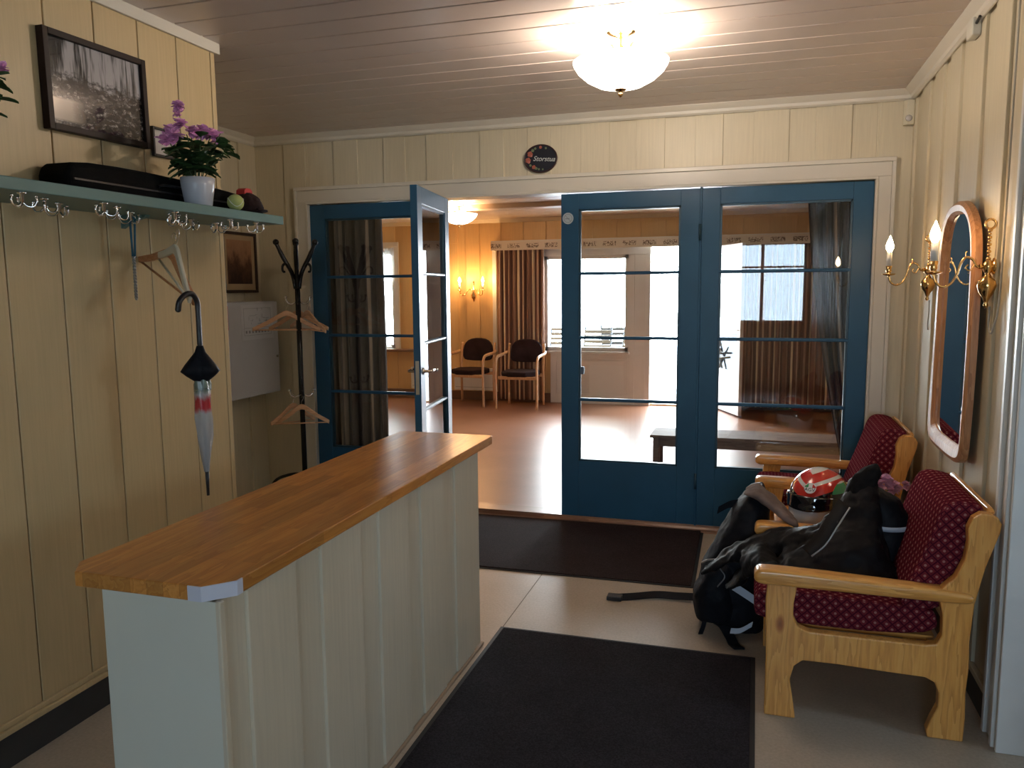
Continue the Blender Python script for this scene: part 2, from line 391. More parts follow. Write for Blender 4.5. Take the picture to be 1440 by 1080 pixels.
# door wall: base pieces + raised boards
OX0, OX1, OZ1 = -3.05, 0.63, 2.15
b = B()
box(b, XREC-0.1, OX0, YD, YD+0.12, 0, ZC); box(b, OX1, XR+0.1, YD, YD+0.12, 0, ZC); box(b, OX0, OX1, YD, YD+0.12, OZ1, ZC)
gr = [-3.402, -3.244, -3.071, -2.846, -2.66, -2.462, -2.30, -2.145, -1.956, -1.766, -1.60, -1.44, -1.283, -1.089, -0.905, -0.738, -0.564, -0.381, -0.218, -0.043, 0.156, 0.301, 0.496, 0.643, 0.826]
for i in range(len(gr)-2, -1, -2):
    x0, x1 = gr[i], gr[i+1]
    z0 = 2.26 if (x0 > -3.16 and x1 < 0.74) else 0.1
    box(b, x0, x1, YD-0.009, YD+0.01, z0, ZC-0.04)
st('wall_back', b, 'wall', bevel=0.002)
# casing round the glazed doors
b = B()
prof = [(0, 0.030), (0.010, 0.034), (0.075, 0.028), (0.085, 0.016), (0.105, 0.020)]
def casing(bm, x0, x1, z0, z1):
    box(bm, x0, x1, YD-0.030, YD+0.005, z0, z1)
casing(b, -3.135, -3.066, 0, 2.166); casing(b, 0.646, 0.715, 0, 2.166); casing(b, -3.135, 0.715, 2.166, 2.245)
box(b, -3.155, -3.135, YD-0.040, YD, 0, 2.245); box(b, 0.715, 0.735, YD-0.040, YD, 0, 2.245); box(b, -3.155, 0.735, YD-0.040, YD, 2.245, 2.27)
box(b, -3.066, -3.05, YD-0.036, YD, 0, 2.15); box(b, 0.63, 0.646, YD-0.036, YD, 0, 2.15); box(b, -3.066, 0.646, YD-0.036, YD, 2.15, 2.166)
st('trim_4', b, 'trim', bevel=0.003)
# cornices
def cornice_prof(o, sgn):  # 2d offset from the wall (sgn dir), z
    return [(o, ZC), (o+sgn*0.055, ZC), (o+sgn*0.055, ZC-0.012), (o+sgn*0.040, ZC-0.026), (o+sgn*0.024, ZC-0.040), (o+sgn*0.020, ZC-0.056), (o+sgn*0.008, ZC-0.066), (o, ZC-0.066)]
b = B(); prism(b, cornice_prof(YD-0.014, -1), 'x', XREC, XR); st('trim_5', b, 'trim', bevel=0.001)
b = B(); prism(b, cornice_prof(XR-0.014, -1), 'y', YB, YD); st('trim_6', b, 'trim', bevel=0.001)
b = B(); prism(b, cornice_prof(XREC+0.012, 1), 'y', YLE, YD); st('trim_7', b, 'trim', bevel=0.001)
# right wall with an opening for a side door near the camera (y 1.7..2.84)
DY0, DY1 = 1.75, 2.84
b = B(); box(b, XR, XR+0.12, DY1, YD+0.12, 0, ZC); box(b, XR, XR+0.12, YB, DY0, 0, ZC); box(b, XR, XR+0.12, DY0, DY1, 2.12, ZC)
for y0 in (4.985, 4.603, 4.283, 3.953, 3.576, 3.235):
    box(b, XR-0.013, XR+0.005, y0, min(y0+0.205, YD-0.01), 0.12, ZC-0.04)
y0 = DY0-0.45
while y0 > YB: box(b, XR-0.018, XR+0.005, y0, y0+0.205, 0.12, ZC-0.04); y0 -= 0.345
st('wall_right', b, 'wall', bevel=0.003)
b = B(); box(b, XR-0.016, XR+0.002, 3.0, YD, 0, 0.105); box(b, XR-0.016, XR+0.002, YB, DY0-0.16, 0, 0.105)
st('baseboard_right', b, 'black_skirt', bevel=0.002)
b = B(); box(b, XR-0.022, XR, 3.0, YD, 0.105, 0.13); st('trim_8', b, 'wall', bevel=0.004)
b = B()
for a0, a1 in ((DY1, 3.0), (DY0-0.16, DY0)):
    box(b, XR-0.020, XR+0.004, a0, a1, 0, 2.2); box(b, XR-0.034, XR, a0+0.02, a0+0.045, 0, 2.2); box(b, XR-0.034, XR, a1-0.045, a1-0.02, 0, 2.2)
box(b, XR-0.020, XR+0.004, DY0-0.16, 3.0, 2.12, 2.28)
box(b, XR-0.026, XR+0.14, DY1-0.012, DY1+0.004, 0, 2.12); box(b, XR-0.026, XR+0.14, DY0-0.004, DY0+0.012, 0, 2.12); box(b, XR-0.02, XR+0.14, DY0, DY1, 2.11, 2.125)
st('trim_9', b, plain('white_door_casing', (0.72, 0.72, 0.70), 0.35, var=0.03), bevel=0.003)
VX = 2.7  # unseen side porch, added to let in side daylight and limit it
b = B(); box(b, XR+0.12, VX, DY1, DY1+0.1, 0, 2.5); box(b, XR+0.12, VX, DY0-0.1, DY0, 0, 2.5); box(b, XR+0.12, VX, DY0-0.1, DY1+0.1, 2.3, 2.5)
box(b, VX, VX+0.1, DY0-0.1, DY0+0.2, 0, 2.5); box(b, VX, VX+0.1, DY1-0.2, DY1+0.1, 0, 2.5); box(b, VX, VX+0.1, DY0+0.2, DY1-0.2, 2.1, 2.5)
st('wall_added_porch', b, plain('white_added_porch_walls', (0.70, 0.70, 0.68), 0.5, var=0.03))
b = B(); box(b, XR+0.12, VX+0.1, DY0-0.1, DY1+0.1, -0.1, 0.0); st('floor_added_porch', b, 'floor')
b = B(); y0, y1 = DY0+0.2, DY1-0.2
box(b, VX+0.03, VX+0.07, y0, y0+0.12, 0, 2.1); box(b, VX+0.03, VX+0.07, y1-0.12, y1, 0, 2.1); box(b, VX+0.03, VX+0.07, y0+0.12, y1-0.12, 0, 1.40); box(b, VX+0.03, VX+0.07, y0+0.12, y1-0.12, 2.0, 2.1)
d5 = st('door_added_porch', b, 'whitepaint', bevel=0.003)  # added unseen outer door, its pane sized for the daylight passing through
b = B(); box(b, VX+0.048, VX+0.052, y0+0.11, y1-0.11, 1.39, 2.01); finish('pane', b, 'pane', d5)
b = B(); tube(b, [(VX+0.03, y0+0.06, 1.05), (VX-0.02, y0+0.06, 1.05), (VX-0.02, y0+0.17, 1.05)], 0.009); finish('handle', b, 'chrome', d5, True)
portal('sky_portal', (VX+0.12, (y0+y1)/2, 1.70), (0, PI/2, 0), 0.62, 0.5)
# rear wall behind the camera, with windows
b = B()
for x0, x1, z0, z1 in ((XL-0.1, -0.6, 0, ZC), (-0.6, 0.75, 0, 0.95), (-0.6, 0.75, 2.25, ZC), (0.75, XR+0.1, 0, ZC)):
    box(b, x0, x1, YB-0.12, YB, z0, z1)
st('wall_rear', b, 'wall')
def win(name, x0, x1, y, z0, z1, cols, rows, mat='whitepaint', t=0.05, glass=True):
    b = B()
    box(b, x0, x1, y-0.03, y+0.03, z0, z0+t); box(b, x0, x1, y-0.03, y+0.03, z1-t, z1); box(b, x0, x0+t, y-0.03, y+0.03, z0, z1); box(b, x1-t, x1, y-0.03, y+0.03, z0, z1)
    for i in range(1, cols): xx = x0+(x1-x0)*i/cols; box(b, xx-t/2, xx+t/2, y-0.028, y+0.028, z0, z1)
    for i in rows: box(b, x0, x1, y-0.02, y+0.02, i-0.015, i+0.015)
    o = st(name, b, mat)
    if glass:
        b = B(); box(b, x0+t*0.8, x1-t*0.8, y-0.002, y+0.002, z0+t*0.8, z1-t*0.8); finish('pane', b, 'pane', o)
    return o
win('window_1', -0.6, 0.75, YB-0.06, 0.95, 2.25, 2, (1.85,))

# ---- glazed doors
def glazed(name, W, label_x, stile=0.115, T=0.042, origin=(0, 0), rot=0, bars=(0.82, 1.226, 1.64), z0=0.035, z1=2.145):
    """leaf in local coordinates: x 0..W, y 0..T, standing at origin"""
    e = bpy.data.objects.new(name, None); C.objects.link(e); e.location = (origin[0], origin[1], 0); e.rotation_euler = (0, 0, rot); e['kind'] = 'structure'
    b = B()
    box(b, 0, stile, 0, T, z0, z1); box(b, W-stile, W, 0, T, z0, z1); box(b, stile, W-stile, 0, T, z0, 0.41); box(b, stile, W-stile, 0, T, 2.047, z1)
    finish('frame', b, 'teal', e, bevel=0.002)
    b = B()
    for a0, a1, c0, c1 in ((stile, stile+0.012, 0.41, 2.047), (W-stile-0.012, W-stile, 0.41, 2.047), (stile, W-stile, 0.41, 0.422), (stile, W-stile, 2.035, 2.047)):
        box(b, a0, a1, 0.008, T-0.008, c0, c1)
    finish('glazing_bead', b, plain('dark_teal_bead', (0.012, 0.05, 0.08), 0.35), e)
    for zb in bars:
        b = B(); prism(b, [(0.010, zb-0.010), (0.004, zb-0.004), (0.004, zb+0.004), (0.010, zb+0.010), (T-0.010, zb+0.010), (T-0.004, zb+0.004), (T-0.004, zb-0.004), (T-0.010, zb-0.010)], 'x', stile, W-stile)
        finish('glazing_bar', b, 'teal', e)
    b = B(); box(b, stile-0.004, W-stile+0.004, T/2-0.002, T/2+0.002, 0.405, 2.05); finish('pane', b, 'pane', e)
    return e
d1 = glazed('door_1', 1.028, None, origin=(-3.05, YD-0.004))
d3 = glazed('door_3', 0.872, None, origin=(-1.217, YD-0.004))
d4 = glazed('door_4', 0.962, None, stile=0.108, origin=(-0.333, YD-0.004))
ang = math.atan2(4.285-5.045, -1.880+1.992)
d2 = glazed('door_2', 0.785, None, stile=0.105, origin=(-1.972, 5.045), rot=ang+PI, T=0.042)
# door_2 local +x would point away; rebuild orientation so that x runs from hinge to free edge
d2.rotation_euler = (0, 0, ang)
d2.location = (-1.992-0.042*math.cos(ang+PI/2)*1.0, 5.045-0.042*math.sin(ang+PI/2)*1.0, 0)
# handle on door 2 (both sides), lock plate, hinges
for s, y in ((1, 0.042), (-1, 0.0)):
    b = B(); lathe(b, [(0, 0), (0.022, 0), (0.020, 0.006), (0.010, 0.008), (0.008, 0.045), (0, 0.045)], (0.735, y, 1.065), 14, Matrix.Rotation(-s*PI/2, 4, 'X'))
    tube(b, [(0.735, y+s*0.045, 1.065), (0.70, y+s*0.050, 1.066), (0.63, y+s*0.050, 1.062)], [0.009, 0.008, 0.010]); ball(b, (0.622, y+s*0.05, 1.062), 0.013, sub=2)
    finish('handle', b, 'chrome', d2, True)
b = B(); box(b, 0.785, 0.787, 0.010, 0.032, 0.93, 1.13); finish('lock_plate', b, 'chrome', d2)
for z in (0.32, 1.88):
    b = B(); tube(b, [(0.874, -0.006, z-0.05), (0.874, -0.006, z+0.05)], 0.008); finish('hinge', b, plain('painted_hinge', (0.02, 0.06, 0.09), 0.4), d3, True)
# frame posts and threshold
b = B(); box(b, -0.346, -0.333, YD-0.008, YD+0.05, 0.03, 2.15)
st('trim_10', b, 'teal', bevel=0.002)
b = B(); prism(b, [(5.035, 0), (5.035, 0.010), (5.045, 0.022), (5.05, 0.034), (5.19, 0.034), (5.19, 0)], 'x', -3.05, 0.63)
st('trim_11', b, 'thresh', bevel=0.001)
b = B(); prism(b, [(4.99, 0), (4.995, 0.008), (5.035, 0.010), (5.035, 0)], 'x', -3.05, 0.63)
st('trim_12', b, 'thresh')
# no smoking sticker and thumb latch on door 3
b = B(); lathe(b, [(0, 0), (0.036, 0), (0.036, 0.001), (0, 0.001)], (0.045, -0.0005, 1.992), 32, Matrix.Rotation(PI/2, 4, 'X'))
sk = finish('sticker', b, plain('pale_grey_sticker', (0.50, 0.56, 0.60), 0.4, var=0.03), d3); sk['label'] = 'round pale grey no smoking sticker'
b = B(); tube(b, [(0.045+0.026*math.cos(a*PI/16), -0.0025, 1.992+0.026*math.sin(a*PI/16)) for a in range(33)], 0.0014, 5, False)
tube(b, [(0.028, -0.0025, 2.010), (0.062, -0.0025, 1.974)], 0.0014, 5); box(b, 0.028, 0.056, -0.003, -0.0015, 1.988, 1.992)
finish('symbol', b, plain('sticker_grey', (0.22, 0.25, 0.28), 0.5), sk)
b = B(); box(b, 0.118, 0.146, 0.016, 0.050, 0.985, 1.035); finish('latch', b, plain('grey_metal_latch', (0.12, 0.14, 0.18), 0.4, 0.5), d3, bevel=0.003)

# ================================================================== HALL
b = B(); box(b, HXL, HXR, YD+0.12, YF+0.1, -0.1, ZH); st('floor_hall', b, 'hallfloor')
b = B(); box(b, HXL, HXR, YD+0.12, YF+0.2, ZHC, ZHC+0.1)
y = YD+0.14
while y < YF: box(b, HXL, HXR, y, y+0.165, ZHC-0.008, ZHC+0.01); y += 0.172
st('ceiling_hall', b, plain('hall_ceiling_paint', (0.60, 0.50, 0.40), 0.25, var=0.04), bevel=0.003)
b = B(); box(b, HXL, HXR, 5.9, 6.12, ZHC-0.17, ZHC); box(b, HXL, HXR, 8.3, 8.5, ZHC-0.06, ZHC); st('trim_13', b, plain('ceiling_beam_paint', (0.42, 0.30, 0.20), 0.3), bevel=0.01)
# far wall with openings
b = B()
WX = [(-6.1, -4.86, 0.72, 2.08), (-2.70, -1.57, 0.72, 1.97), (-1.29, -0.47, 0.05, 2.06)]
xs = HXL
for x0, x1, z0, z1 in WX:
    box(b, xs, x0, YF, YF+0.14, 0, ZHC); box(b, x0, x1, YF, YF+0.14, 0, z0); box(b, x0, x1, YF, YF+0.14, z1, ZHC); xs = x1
box(b, xs, HXR, YF, YF+0.14, 0, ZHC)
x = HXL+0.03
while x < HXR:
    x1 = x+0.19
    for (s0, s1) in ((0.15, 0.70), (2.16, ZHC-0.05)):
        if s0 > 1 or x1 < -2.6 or x > -0.40: box(b, x, x1, YF-0.014, YF+0.005, s0, s1)
    if all(x1 < a-0.04 or x > c+0.04 for a, c, _, _ in WX): box(b, x, x1, YF-0.014, YF+0.005, 0.70, 2.16)
    x += 0.31
st('wall_hall_back', b, 'hallwall', bevel=0.002)
b = B(); box(b, HXL-0.12, HXL, YD, YF+0.1, 0, ZHC); st('wall_hall_left', b, 'hallwall')
b = B(); box(b, HXR, HXR+0.12, YD, YF+0.1, 0, ZHC); st('wall_hall_right', b, 'hallwall')
b = B(); box(b, HXL, XREC, YD+0.02, YD+0.12, 0, ZHC); box(b, XR, HXR, YD+0.02, YD+0.12, 0, ZHC); st('wall_hall_front', b, 'hallwall')
b = B(); box(b, HXL, -2.60, YF-0.028, YF, ZH, 0.15); box(b, -0.45, HXR, YF-0.03, YF, ZH, 0.15); st('baseboard_hall_back', b, plain('brown_skirting', (0.16, 0.07, 0.035), 0.4), bevel=0.003)
b = B(); prism(b, [(YF-0.014, ZHC), (YF-0.07, ZHC), (YF-0.03, ZHC-0.05), (YF-0.014, ZHC-0.055)], 'x', HXL, HXR); st('trim_14', b, plain('hall_cornice', (0.62, 0.50, 0.34), 0.35))
# white panelling below and beside the windows, window casings
wp = B()
box(wp, -2.52, -1.57, YF-0.022, YF-0.002, 0.16, 0.62); box(wp, -2.52, -1.57, YF-0.033, YF-0.002, 0.62, 0.69); box(wp, -2.52, -1.57, YF-0.033, YF-0.002, ZH, 0.16)
box(wp, -1.57, -1.49, YF-0.034, YF-0.002, ZH, 1.965); box(wp, -1.49, -1.36, YF-0.022, YF-0.002, ZH, 1.965); box(wp, -1.36, -1.29, YF-0.034, YF-0.002, ZH, 1.965)
box(wp, -2.70, -1.29, YF-0.030, YF-0.002, 1.965, 2.06); box(wp, -2.60, -2.52, YF-0.03, YF-0.002, ZH, 0.69)
box(wp, -0.47, -0.40, YF-0.03, YF-0.002, ZH, 2.12); box(wp, -1.29, -0.47, YF-0.03, YF-0.002, 2.06, 2.12)
st('trim_15', wp, 'whitepaint', bevel=0.003)
win('window_2', -2.70, -1.57, YF+0.06, 0.72, 1.97, 1, (), t=0.05)
win('window_3', -6.1, -4.86, YF+0.06, 0.72, 2.08, 2, (1.65,), t=0.05)
b = B(); box(b, -2.70, -1.55, YF-0.06, YF+0.03, 0.69, 0.72); st('trim_16', b, 'whitepaint', bevel=0.004)
b = B(); box(b, -6.2, -4.25, YF-0.16, YF+0.03, 0.685, 0.72); st('trim_17', b, 'thresh', bevel=0.004)
b = B(); box(b, -6.18, -6.1, YF-0.03, YF, 0.72, 2.14); box(b, -4.86, -4.78, YF-0.03, YF, 0.72, 2.14); box(b, -6.18, -4.78, YF-0.03, YF, 2.141, 2.20); box(b, -6.1, -4.86, YF-0.03, YF, 2.08, 2.141); st('trim_18', b, 'whitepaint', bevel=0.003)
# open terrace door leaf (white, glazed), hinged on the right of the opening, swung into the hall
e = bpy.data.objects.new('door_6', None); C.objects.link(e); e.location = (-0.47, YF-0.03, 0); e['kind'] = 'structure'; e.rotation_euler = (0, 0, math.radians(-66))
b = B(); W = 0.78
box(b, 0, 0.09, -0.02, 0.02, 0.05, 2.04); box(b, W-0.09, W, -0.02, 0.02, 0.05, 2.04); box(b, 0.09, W-0.09, -0.02, 0.02, 0.05, 0.55); box(b, 0.09, W-0.09, -0.02, 0.02, 1.95, 2.04)
finish('frame', b, 'whitepaint', e, bevel=0.003)
b = B(); box(b, 0.085, W-0.085, -0.003, 0.003, 0.545, 1.955); finish('pane', b, 'pane', e)
b = B(); tube(b, [(W-0.045, -0.02, 1.05), (W-0.045, -0.06, 1.05), (W-0.15, -0.06, 1.05)], 0.008); finish('handle', b, 'chrome', e, True)

# ================================================================== OUTSIDE
b = B(); box(b, -14, 10, YF+0.14, 22, -0.12, -0.02); st('floor_terrace', b, plain('pale_terrace_boards', (0.55, 0.55, 0.55), 0.6))
b = B(); box(b, -14, 10, -16, YB-0.12, -0.12, -0.02); st('floor_yard', b, plain('pale_gravel', (0.45, 0.45, 0.44), 0.9))
gc = empty('garden_chair', (0, 0, 0), 'dark folding garden chair leaning outside the hall window', 'chair', 'folded chairs stacked on the terrace')
b = B()
for s in (0, 0.42):
    tube(b, [(s, 0, 0), (s, 0.35, 0.95)], 0.014, 6); tube(b, [(s, 0.35, 0), (s, 0.02, 0.55)], 0.014, 6)
finish('frame', b, 'black', gc)
b = B()
for i in range(6): t = 0.5+0.08*i; box(b, 0, 0.42, 0.35*t-0.01, 0.35*t+0.01, 0.95*t, 0.95*t+0.05)
finish('backrest', b, 'black', gc)
b = B(); box(b, 0, 0.42, -0.08, 0.28, 0.44, 0.47); finish('seat', b, 'black', gc)
gc.location = (-2.58, 12.0, -0.02)
gc['label'] = 'folded dark garden chair outside, nearest the middle door stile in the glazed pane'
for x, y, r, lb in ((-2.35, 12.75, 0.35, 'folded dark garden chair outside, middle one behind the hall window'), (-2.02, 12.1, -0.15, 'folded dark garden chair outside, at the right edge of the hall window'), (-3.25, 12.6, 0.1, 'folded dark garden chair outside, seen in the window strip beside the striped curtain')):
    dup(gc, (x, y, -0.02), r, lb)

# ================================================================== FOYER OBJECTS
# ---- reception counter
cx0, cx1, cy0, cy1 = -1.432, -1.118, 1.405, 3.127
ct = empty('reception_counter', (cx0, cy0, 0), 'cream boarded reception counter with a long orange-brown wooden top', 'counter')
def loc_parent(o, root):  # geometry given in world coordinates, parent at root
    for v in o.data.vertices: v.co -= root.location
    o.parent = root; return o
b = B(); box(b, cx0, cx1-0.016, cy0+0.004, cy1-0.004, 0.0, 0.868); box(b, cx1-0.017, cx1-0.010, cy0+0.004, cy1, 0, 0.868)
loc_parent(finish('body', b, 'counter'), ct)
b = B(); box(b, cx0-0.002, cx1-0.003, cy0, cy0+0.006, 0.0, 0.868)
o = loc_parent(finish('end_panel', b, 'counter_end', bevel=0.002), ct); o['label'] = 'smooth pale end panel'
b = B(); box(b, cx1-0.016, cx1-0.003, cy0+0.002, cy1, 0.0, 0.868)
loc_parent(finish('back_board', b, 'counter'), ct)
for y0, y1 in ((cy0+0.0, cy0+0.018), (1.505, 1.708), (1.833, 2.057), (2.178, 2.395), (2.502, 2.715), (2.834, 3.031)):
    b = B(); box(b, cx1-0.007, cx1+0.0065, y0, y1, 0.012, 0.868); loc_parent(finish('cover_board', b, 'counter', bevel=0.003), ct)
b = B(); box(b, cx1+0.0, cx1+0.014, cy0, cy1, 0.0, 0.012); loc_parent(finish('floor_strip', b, plain('scuffed_strip', (0.30, 0.22, 0.15), 0.6), bevel=0.002), ct)
b = B(); prism(b, [(-1.545, 1.455), (-1.50, 1.395), (-1.150, 1.395), (-1.098, 1.45), (-1.098, 3.255), (-1.112, 3.27), (-1.53, 3.27), (-1.545, 3.255)], 'z', 0.869, 0.905)
top = loc_parent(finish('countertop', b, 'oak', bevel=0.003), ct)
b = B(); prism(b, [(-1.185, 1.3935), (-1.1495, 1.3935), (-1.0965, 1.4495), (-1.0965, 1.47), (-1.100, 1.47), (-1.100, 1.452), (-1.151, 1.397), (-1.185, 1.397)], 'z', 0.870, 0.9045)
cg = finish('corner_guard', b, plain('pale_corner_guard', (0.62, 0.64, 0.74), 0.3, var=0.02)); loc_parent(cg, ct); cg.parent = top; cg['label'] = 'pale plastic corner guard'

# ---- door mats
def mat_(name, x0, x1, y0, y1, m, label, rot=0):
    e = empty(name, ((x0+x1)/2, (y0+y1)/2, 0), label, 'doormat', rotz=rot); w_, h_ = (x1-x0)/2, (y1-y0)/2
    b = B(); box(b, -w_, w_, -h_, h_, 0.0008, 0.004); finish('rubber_edge', b, 'matrim', e)
    b = B(); box(b, -w_+0.018, w_-0.018, -h_+0.018, h_-0.018, 0.003, 0.009); finish('pile', b, m, e, bevel=0.002)
mat_('door_mat', -1.085, 0.035, 1.62, 3.311, 'mat', 'large charcoal mat on the floor beside the reception counter')
mat_('door_mat', -1.90, -0.275, 4.02, 5.03, 'mat2', 'dark brown mat lying against the threshold of the glazed doors', math.radians(0.8))

# ---- armchairs
SIDE = [(0.066, 0.50), (0.06, 0.427), (0.066, 0.222), (0.066, 0.0), (0.173, 0.0), (0.161, 0.081), (0.150, 0.144), (0.163, 0.197), (0.191, 0.222), (0.304, 0.223), (0.468, 0.217), (0.585, 0.215), (0.617, 0.200), (0.630, 0.165), (0.630, 0.115), (0.612, 0.069), (0.598, 0.025), (0.602, 0.0), (0.712, 0.0), (0.715, 0.079), (0.712, 0.177), (0.717, 0.262), (0.714, 0.358), (0.722, 0.489), (0.748, 0.621), (0.783, 0.74), (0.786, 0.769), (0.775, 0.790), (0.755, 0.802), (0.725, 0.802), (0.702, 0.785), (0.688, 0.749), (0.692, 0.698), (0.685, 0.639), (0.660, 0.577), (0.622, 0.535), (0.618, 0.49), (0.628, 0.443), (0.630, 0.371), (0.615, 0.338), (0.58, 0.330), (0.355, 0.330), (0.21, 0.331), (0.172, 0.345), (0.155, 0.38), (0.155, 0.43), (0.166, 0.50)]
CW = 0.65
def armchair():
    e = empty('pine_armchair', (0, 0, 0))
    for y in (0.018, CW-0.018-0.042):
        b = B(); prism(b, SIDE, 'y', y, y+0.042); finish('side_frame', b, 'pinez', e, bevel=0.005)
    for y in (0.0, CW-0.078):
        b = B()
        prof = smoothpts([(0.018, 0.495), (0.018, 0.545), (0.06, 0.552), (0.30, 0.545), (0.52, 0.535), (0.66, 0.532), (0.715, 0.525), (0.720, 0.500), (0.690, 0.490), (0.5, 0.492), (0.10, 0.494)], 2)
        prism(b, prof, 'y', y, y+0.078)
        o = finish('armrest', b, 'pine', e); m = o.modifiers.new('bevel', 'BEVEL'); m.width = 0.016; m.segments = 4; m.limit_method = 'ANGLE'; m.angle_limit = math.radians(50)
        for p in o.data.polygons: p.use_smooth = True
        b = B()
        for xx in (0.11, 0.66): lathe(b, [(0.007, 0), (0.0, 0.0005)], (xx, y+0.039, 0.549 if xx < 0.3 else 0.533), 10)
    b = B(); box(b, 0.085, 0.115, 0.06, CW-0.06, 0.235, 0.325); finish('front_rail', b, 'piney', e, bevel=0.004)
    b = B(); box(b, 0.60, 0.63, 0.06, CW-0.06, 0.235, 0.325); finish('rear_rail', b, 'piney', e, bevel=0.004)
    for i in range(5):
        b = B(); box(b, 0.10, 0.62, 0.10+i*0.105, 0.15+i*0.105, 0.315, 0.332); finish('slat', b, 'pine', e)
    b = B(); prism(b, [(0.655, 0.44), (0.672, 0.438), (0.775, 0.80), (0.765, 0.815), (0.752, 0.812)], 'y', 0.06, CW-0.06); finish('back_board', b, 'piney', e, bevel=0.003)
    def cushion(name, pts, y0, y1, w):
        b = B(); prism(b, pts, 'y', y0, y1); bmesh.ops.recalc_face_normals(b, faces=b.faces)
        o = finish(name, b, 'uphol', e, uv=True)
        m = o.modifiers.new('bevel', 'BEVEL'); m.width = w; m.segments = 4; m.limit_method = 'ANGLE'; m.angle_limit = math.radians(50)
        for p in o.data.polygons: p.use_smooth = True
    cushion('seat_cushion', smoothpts([(0.035, 0.335), (0.018, 0.38), (0.025, 0.435), (0.06, 0.462), (0.30, 0.452), (0.56, 0.440), (0.625, 0.435), (0.625, 0.335)], 2), 0.066, CW-0.066, 0.022)
    cushion('back_cushion', smoothpts([(0.500, 0.42), (0.520, 0.50), (0.565, 0.62), (0.600, 0.73), (0.622, 0.80), (0.655, 0.828), (0.715, 0.822), (0.755, 0.805), (0.725, 0.70), (0.690, 0.58), (0.650, 0.44)], 2), 0.066, CW-0.066, 0.025)
    return e
ch = armchair(); ch.location = (0, 2.847, 0)
tag(ch, 'nearer pine armchair with dark red dotted cushions, black jacket heaped on its seat', 'armchair', 'pine armchairs along the right wall')
c2 = dup(ch, (0, 4.27, 0), 0, 'farther pine armchair with dark red dotted cushions, closest to the blue glazed doors')

# ---- side table between the armchairs
tb = empty('side_table', (0.11, 3.58, 0), 'orange pine side table between the two armchairs, under the helmet', 'table')
b = B(); prism(b, smoothpts([(0, 0), (0.62, 0), (0.62, 0.60), (0, 0.60)], 0), 'z', 0.408, 0.436)
o = finish('tabletop', b, wood('orange_pine', ((0.48, 0.17, 0.04), (0.64, 0.27, 0.08), (0.70, 0.34, 0.11)), 'y', 0.25), tb); m = o.modifiers.new('bevel', 'BEVEL'); m.width = 0.012; m.segments = 3
for x in (0.03, 0.54):
    for y in (0.03, 0.52): b = B(); box(b, x, x+0.05, y, y+0.05, 0, 0.41); finish('leg', b, 'pinez', tb, bevel=0.006)
b = B(); box(b, 0.05, 0.57, 0.045, 0.065, 0.33, 0.41); box(b, 0.05, 0.57, 0.535, 0.555, 0.33, 0.41); box(b, 0.045, 0.065, 0.05, 0.55, 0.33, 0.41); box(b, 0.555, 0.575, 0.05, 0.55, 0.33, 0.41); finish('apron', b, 'piney', tb, bevel=0.002)

# ---- lumps of cloth
def cloth(o, vox=0.009, disp=0.02, scale=0.10, sm=3, fine=0.006):
    r = o.modifiers.new('remesh', 'REMESH'); r.mode = 'VOXEL'; r.voxel_size = vox; r.use_smooth_shade = True
    s = o.modifiers.new('smooth', 'SMOOTH'); s.factor = 0.6; s.iterations = sm*3
    for k, (st_, sc_) in enumerate(((disp, scale), (fine, scale*0.3))):
        t = bpy.data.textures.new('folds', 'CLOUDS'); t.noise_scale = sc_; t.noise_depth = 2
        d = o.modifiers.new('folds', 'DISPLACE'); d.texture = t; d.strength = st_; d.mid_level = 0.5
    s = o.modifiers.new('smooth', 'SMOOTH'); s.factor = 0.5; s.iterations = sm
def loft(bm, secs, seg=20, p=2.6):
    """secs: (centre, half-u vector, half-v vector) superellipse sections"""
    rings = []
    for c, u, v in secs:
        c, u, v = Vector(c), Vector(u), Vector(v); ring = []
        for k in range(seg):
            a = 2*PI*k/seg; ca, sa = math.cos(a), math.sin(a)
            ring.append(bm.verts.new(c+u*math.copysign(abs(ca)**(2/p), ca)+v*math.copysign(abs(sa)**(2/p), sa)))
        rings.append(ring)
    for a, c in zip(rings, rings[1:]):
        for k in range(seg): bm.faces.new((a[k], a[(k+1) % seg], c[(k+1) % seg], c[k]))
    bm.faces.new(rings[0][::-1]); bm.faces.new(rings[-1])

# ---- backpack leaning against the table and armchair
bp = empty('backpack', (-0.06, 3.66, 0), 'black backpack with grey back panel leaning on the floor beside the side table', 'backpack')
b = B()
loft(b, [((-0.03, 3.62, 0.015), (0.10, 0, 0), (0, 0.12, 0)), ((-0.06, 3.62, 0.06), (0.135, 0, 0), (0, 0.16, 0)), ((-0.075, 3.63, 0.18), (0.15, 0, 0.02), (0, 0.18, 0)),
         ((-0.065, 3.65, 0.32), (0.145, 0, 0.03), (0, 0.175, 0)), ((-0.03, 3.67, 0.46), (0.115, 0, 0.04), (0, 0.165, 0)), ((0.0, 3.69, 0.57), (0.08, 0, 0.03), (0, 0.14, 0)), ((0.02, 3.70, 0.635), (0.035, 0, 0.02), (0, 0.10, 0))])
o = loc_parent(finish('body', b, 'bag'), bp); cloth(o, 0.008, 0.022, 0.11)
b = B()
loft(b, [((-0.13, 3.56, 0.07), (0.10, 0, 0), (0, 0.12, 0)), ((-0.145, 3.56, 0.18), (0.10, 0, 0.0), (0, 0.13, 0)), ((-0.12, 3.57, 0.30), (0.07, 0, 0.0), (0, 0.12, 0)), ((-0.09, 3.58, 0.35), (0.03, 0, 0.0), (0, 0.08, 0))])
o = loc_parent(finish('front_pocket', b, 'bag'), bp); cloth(o, 0.008, 0.018, 0.08)
b = B()
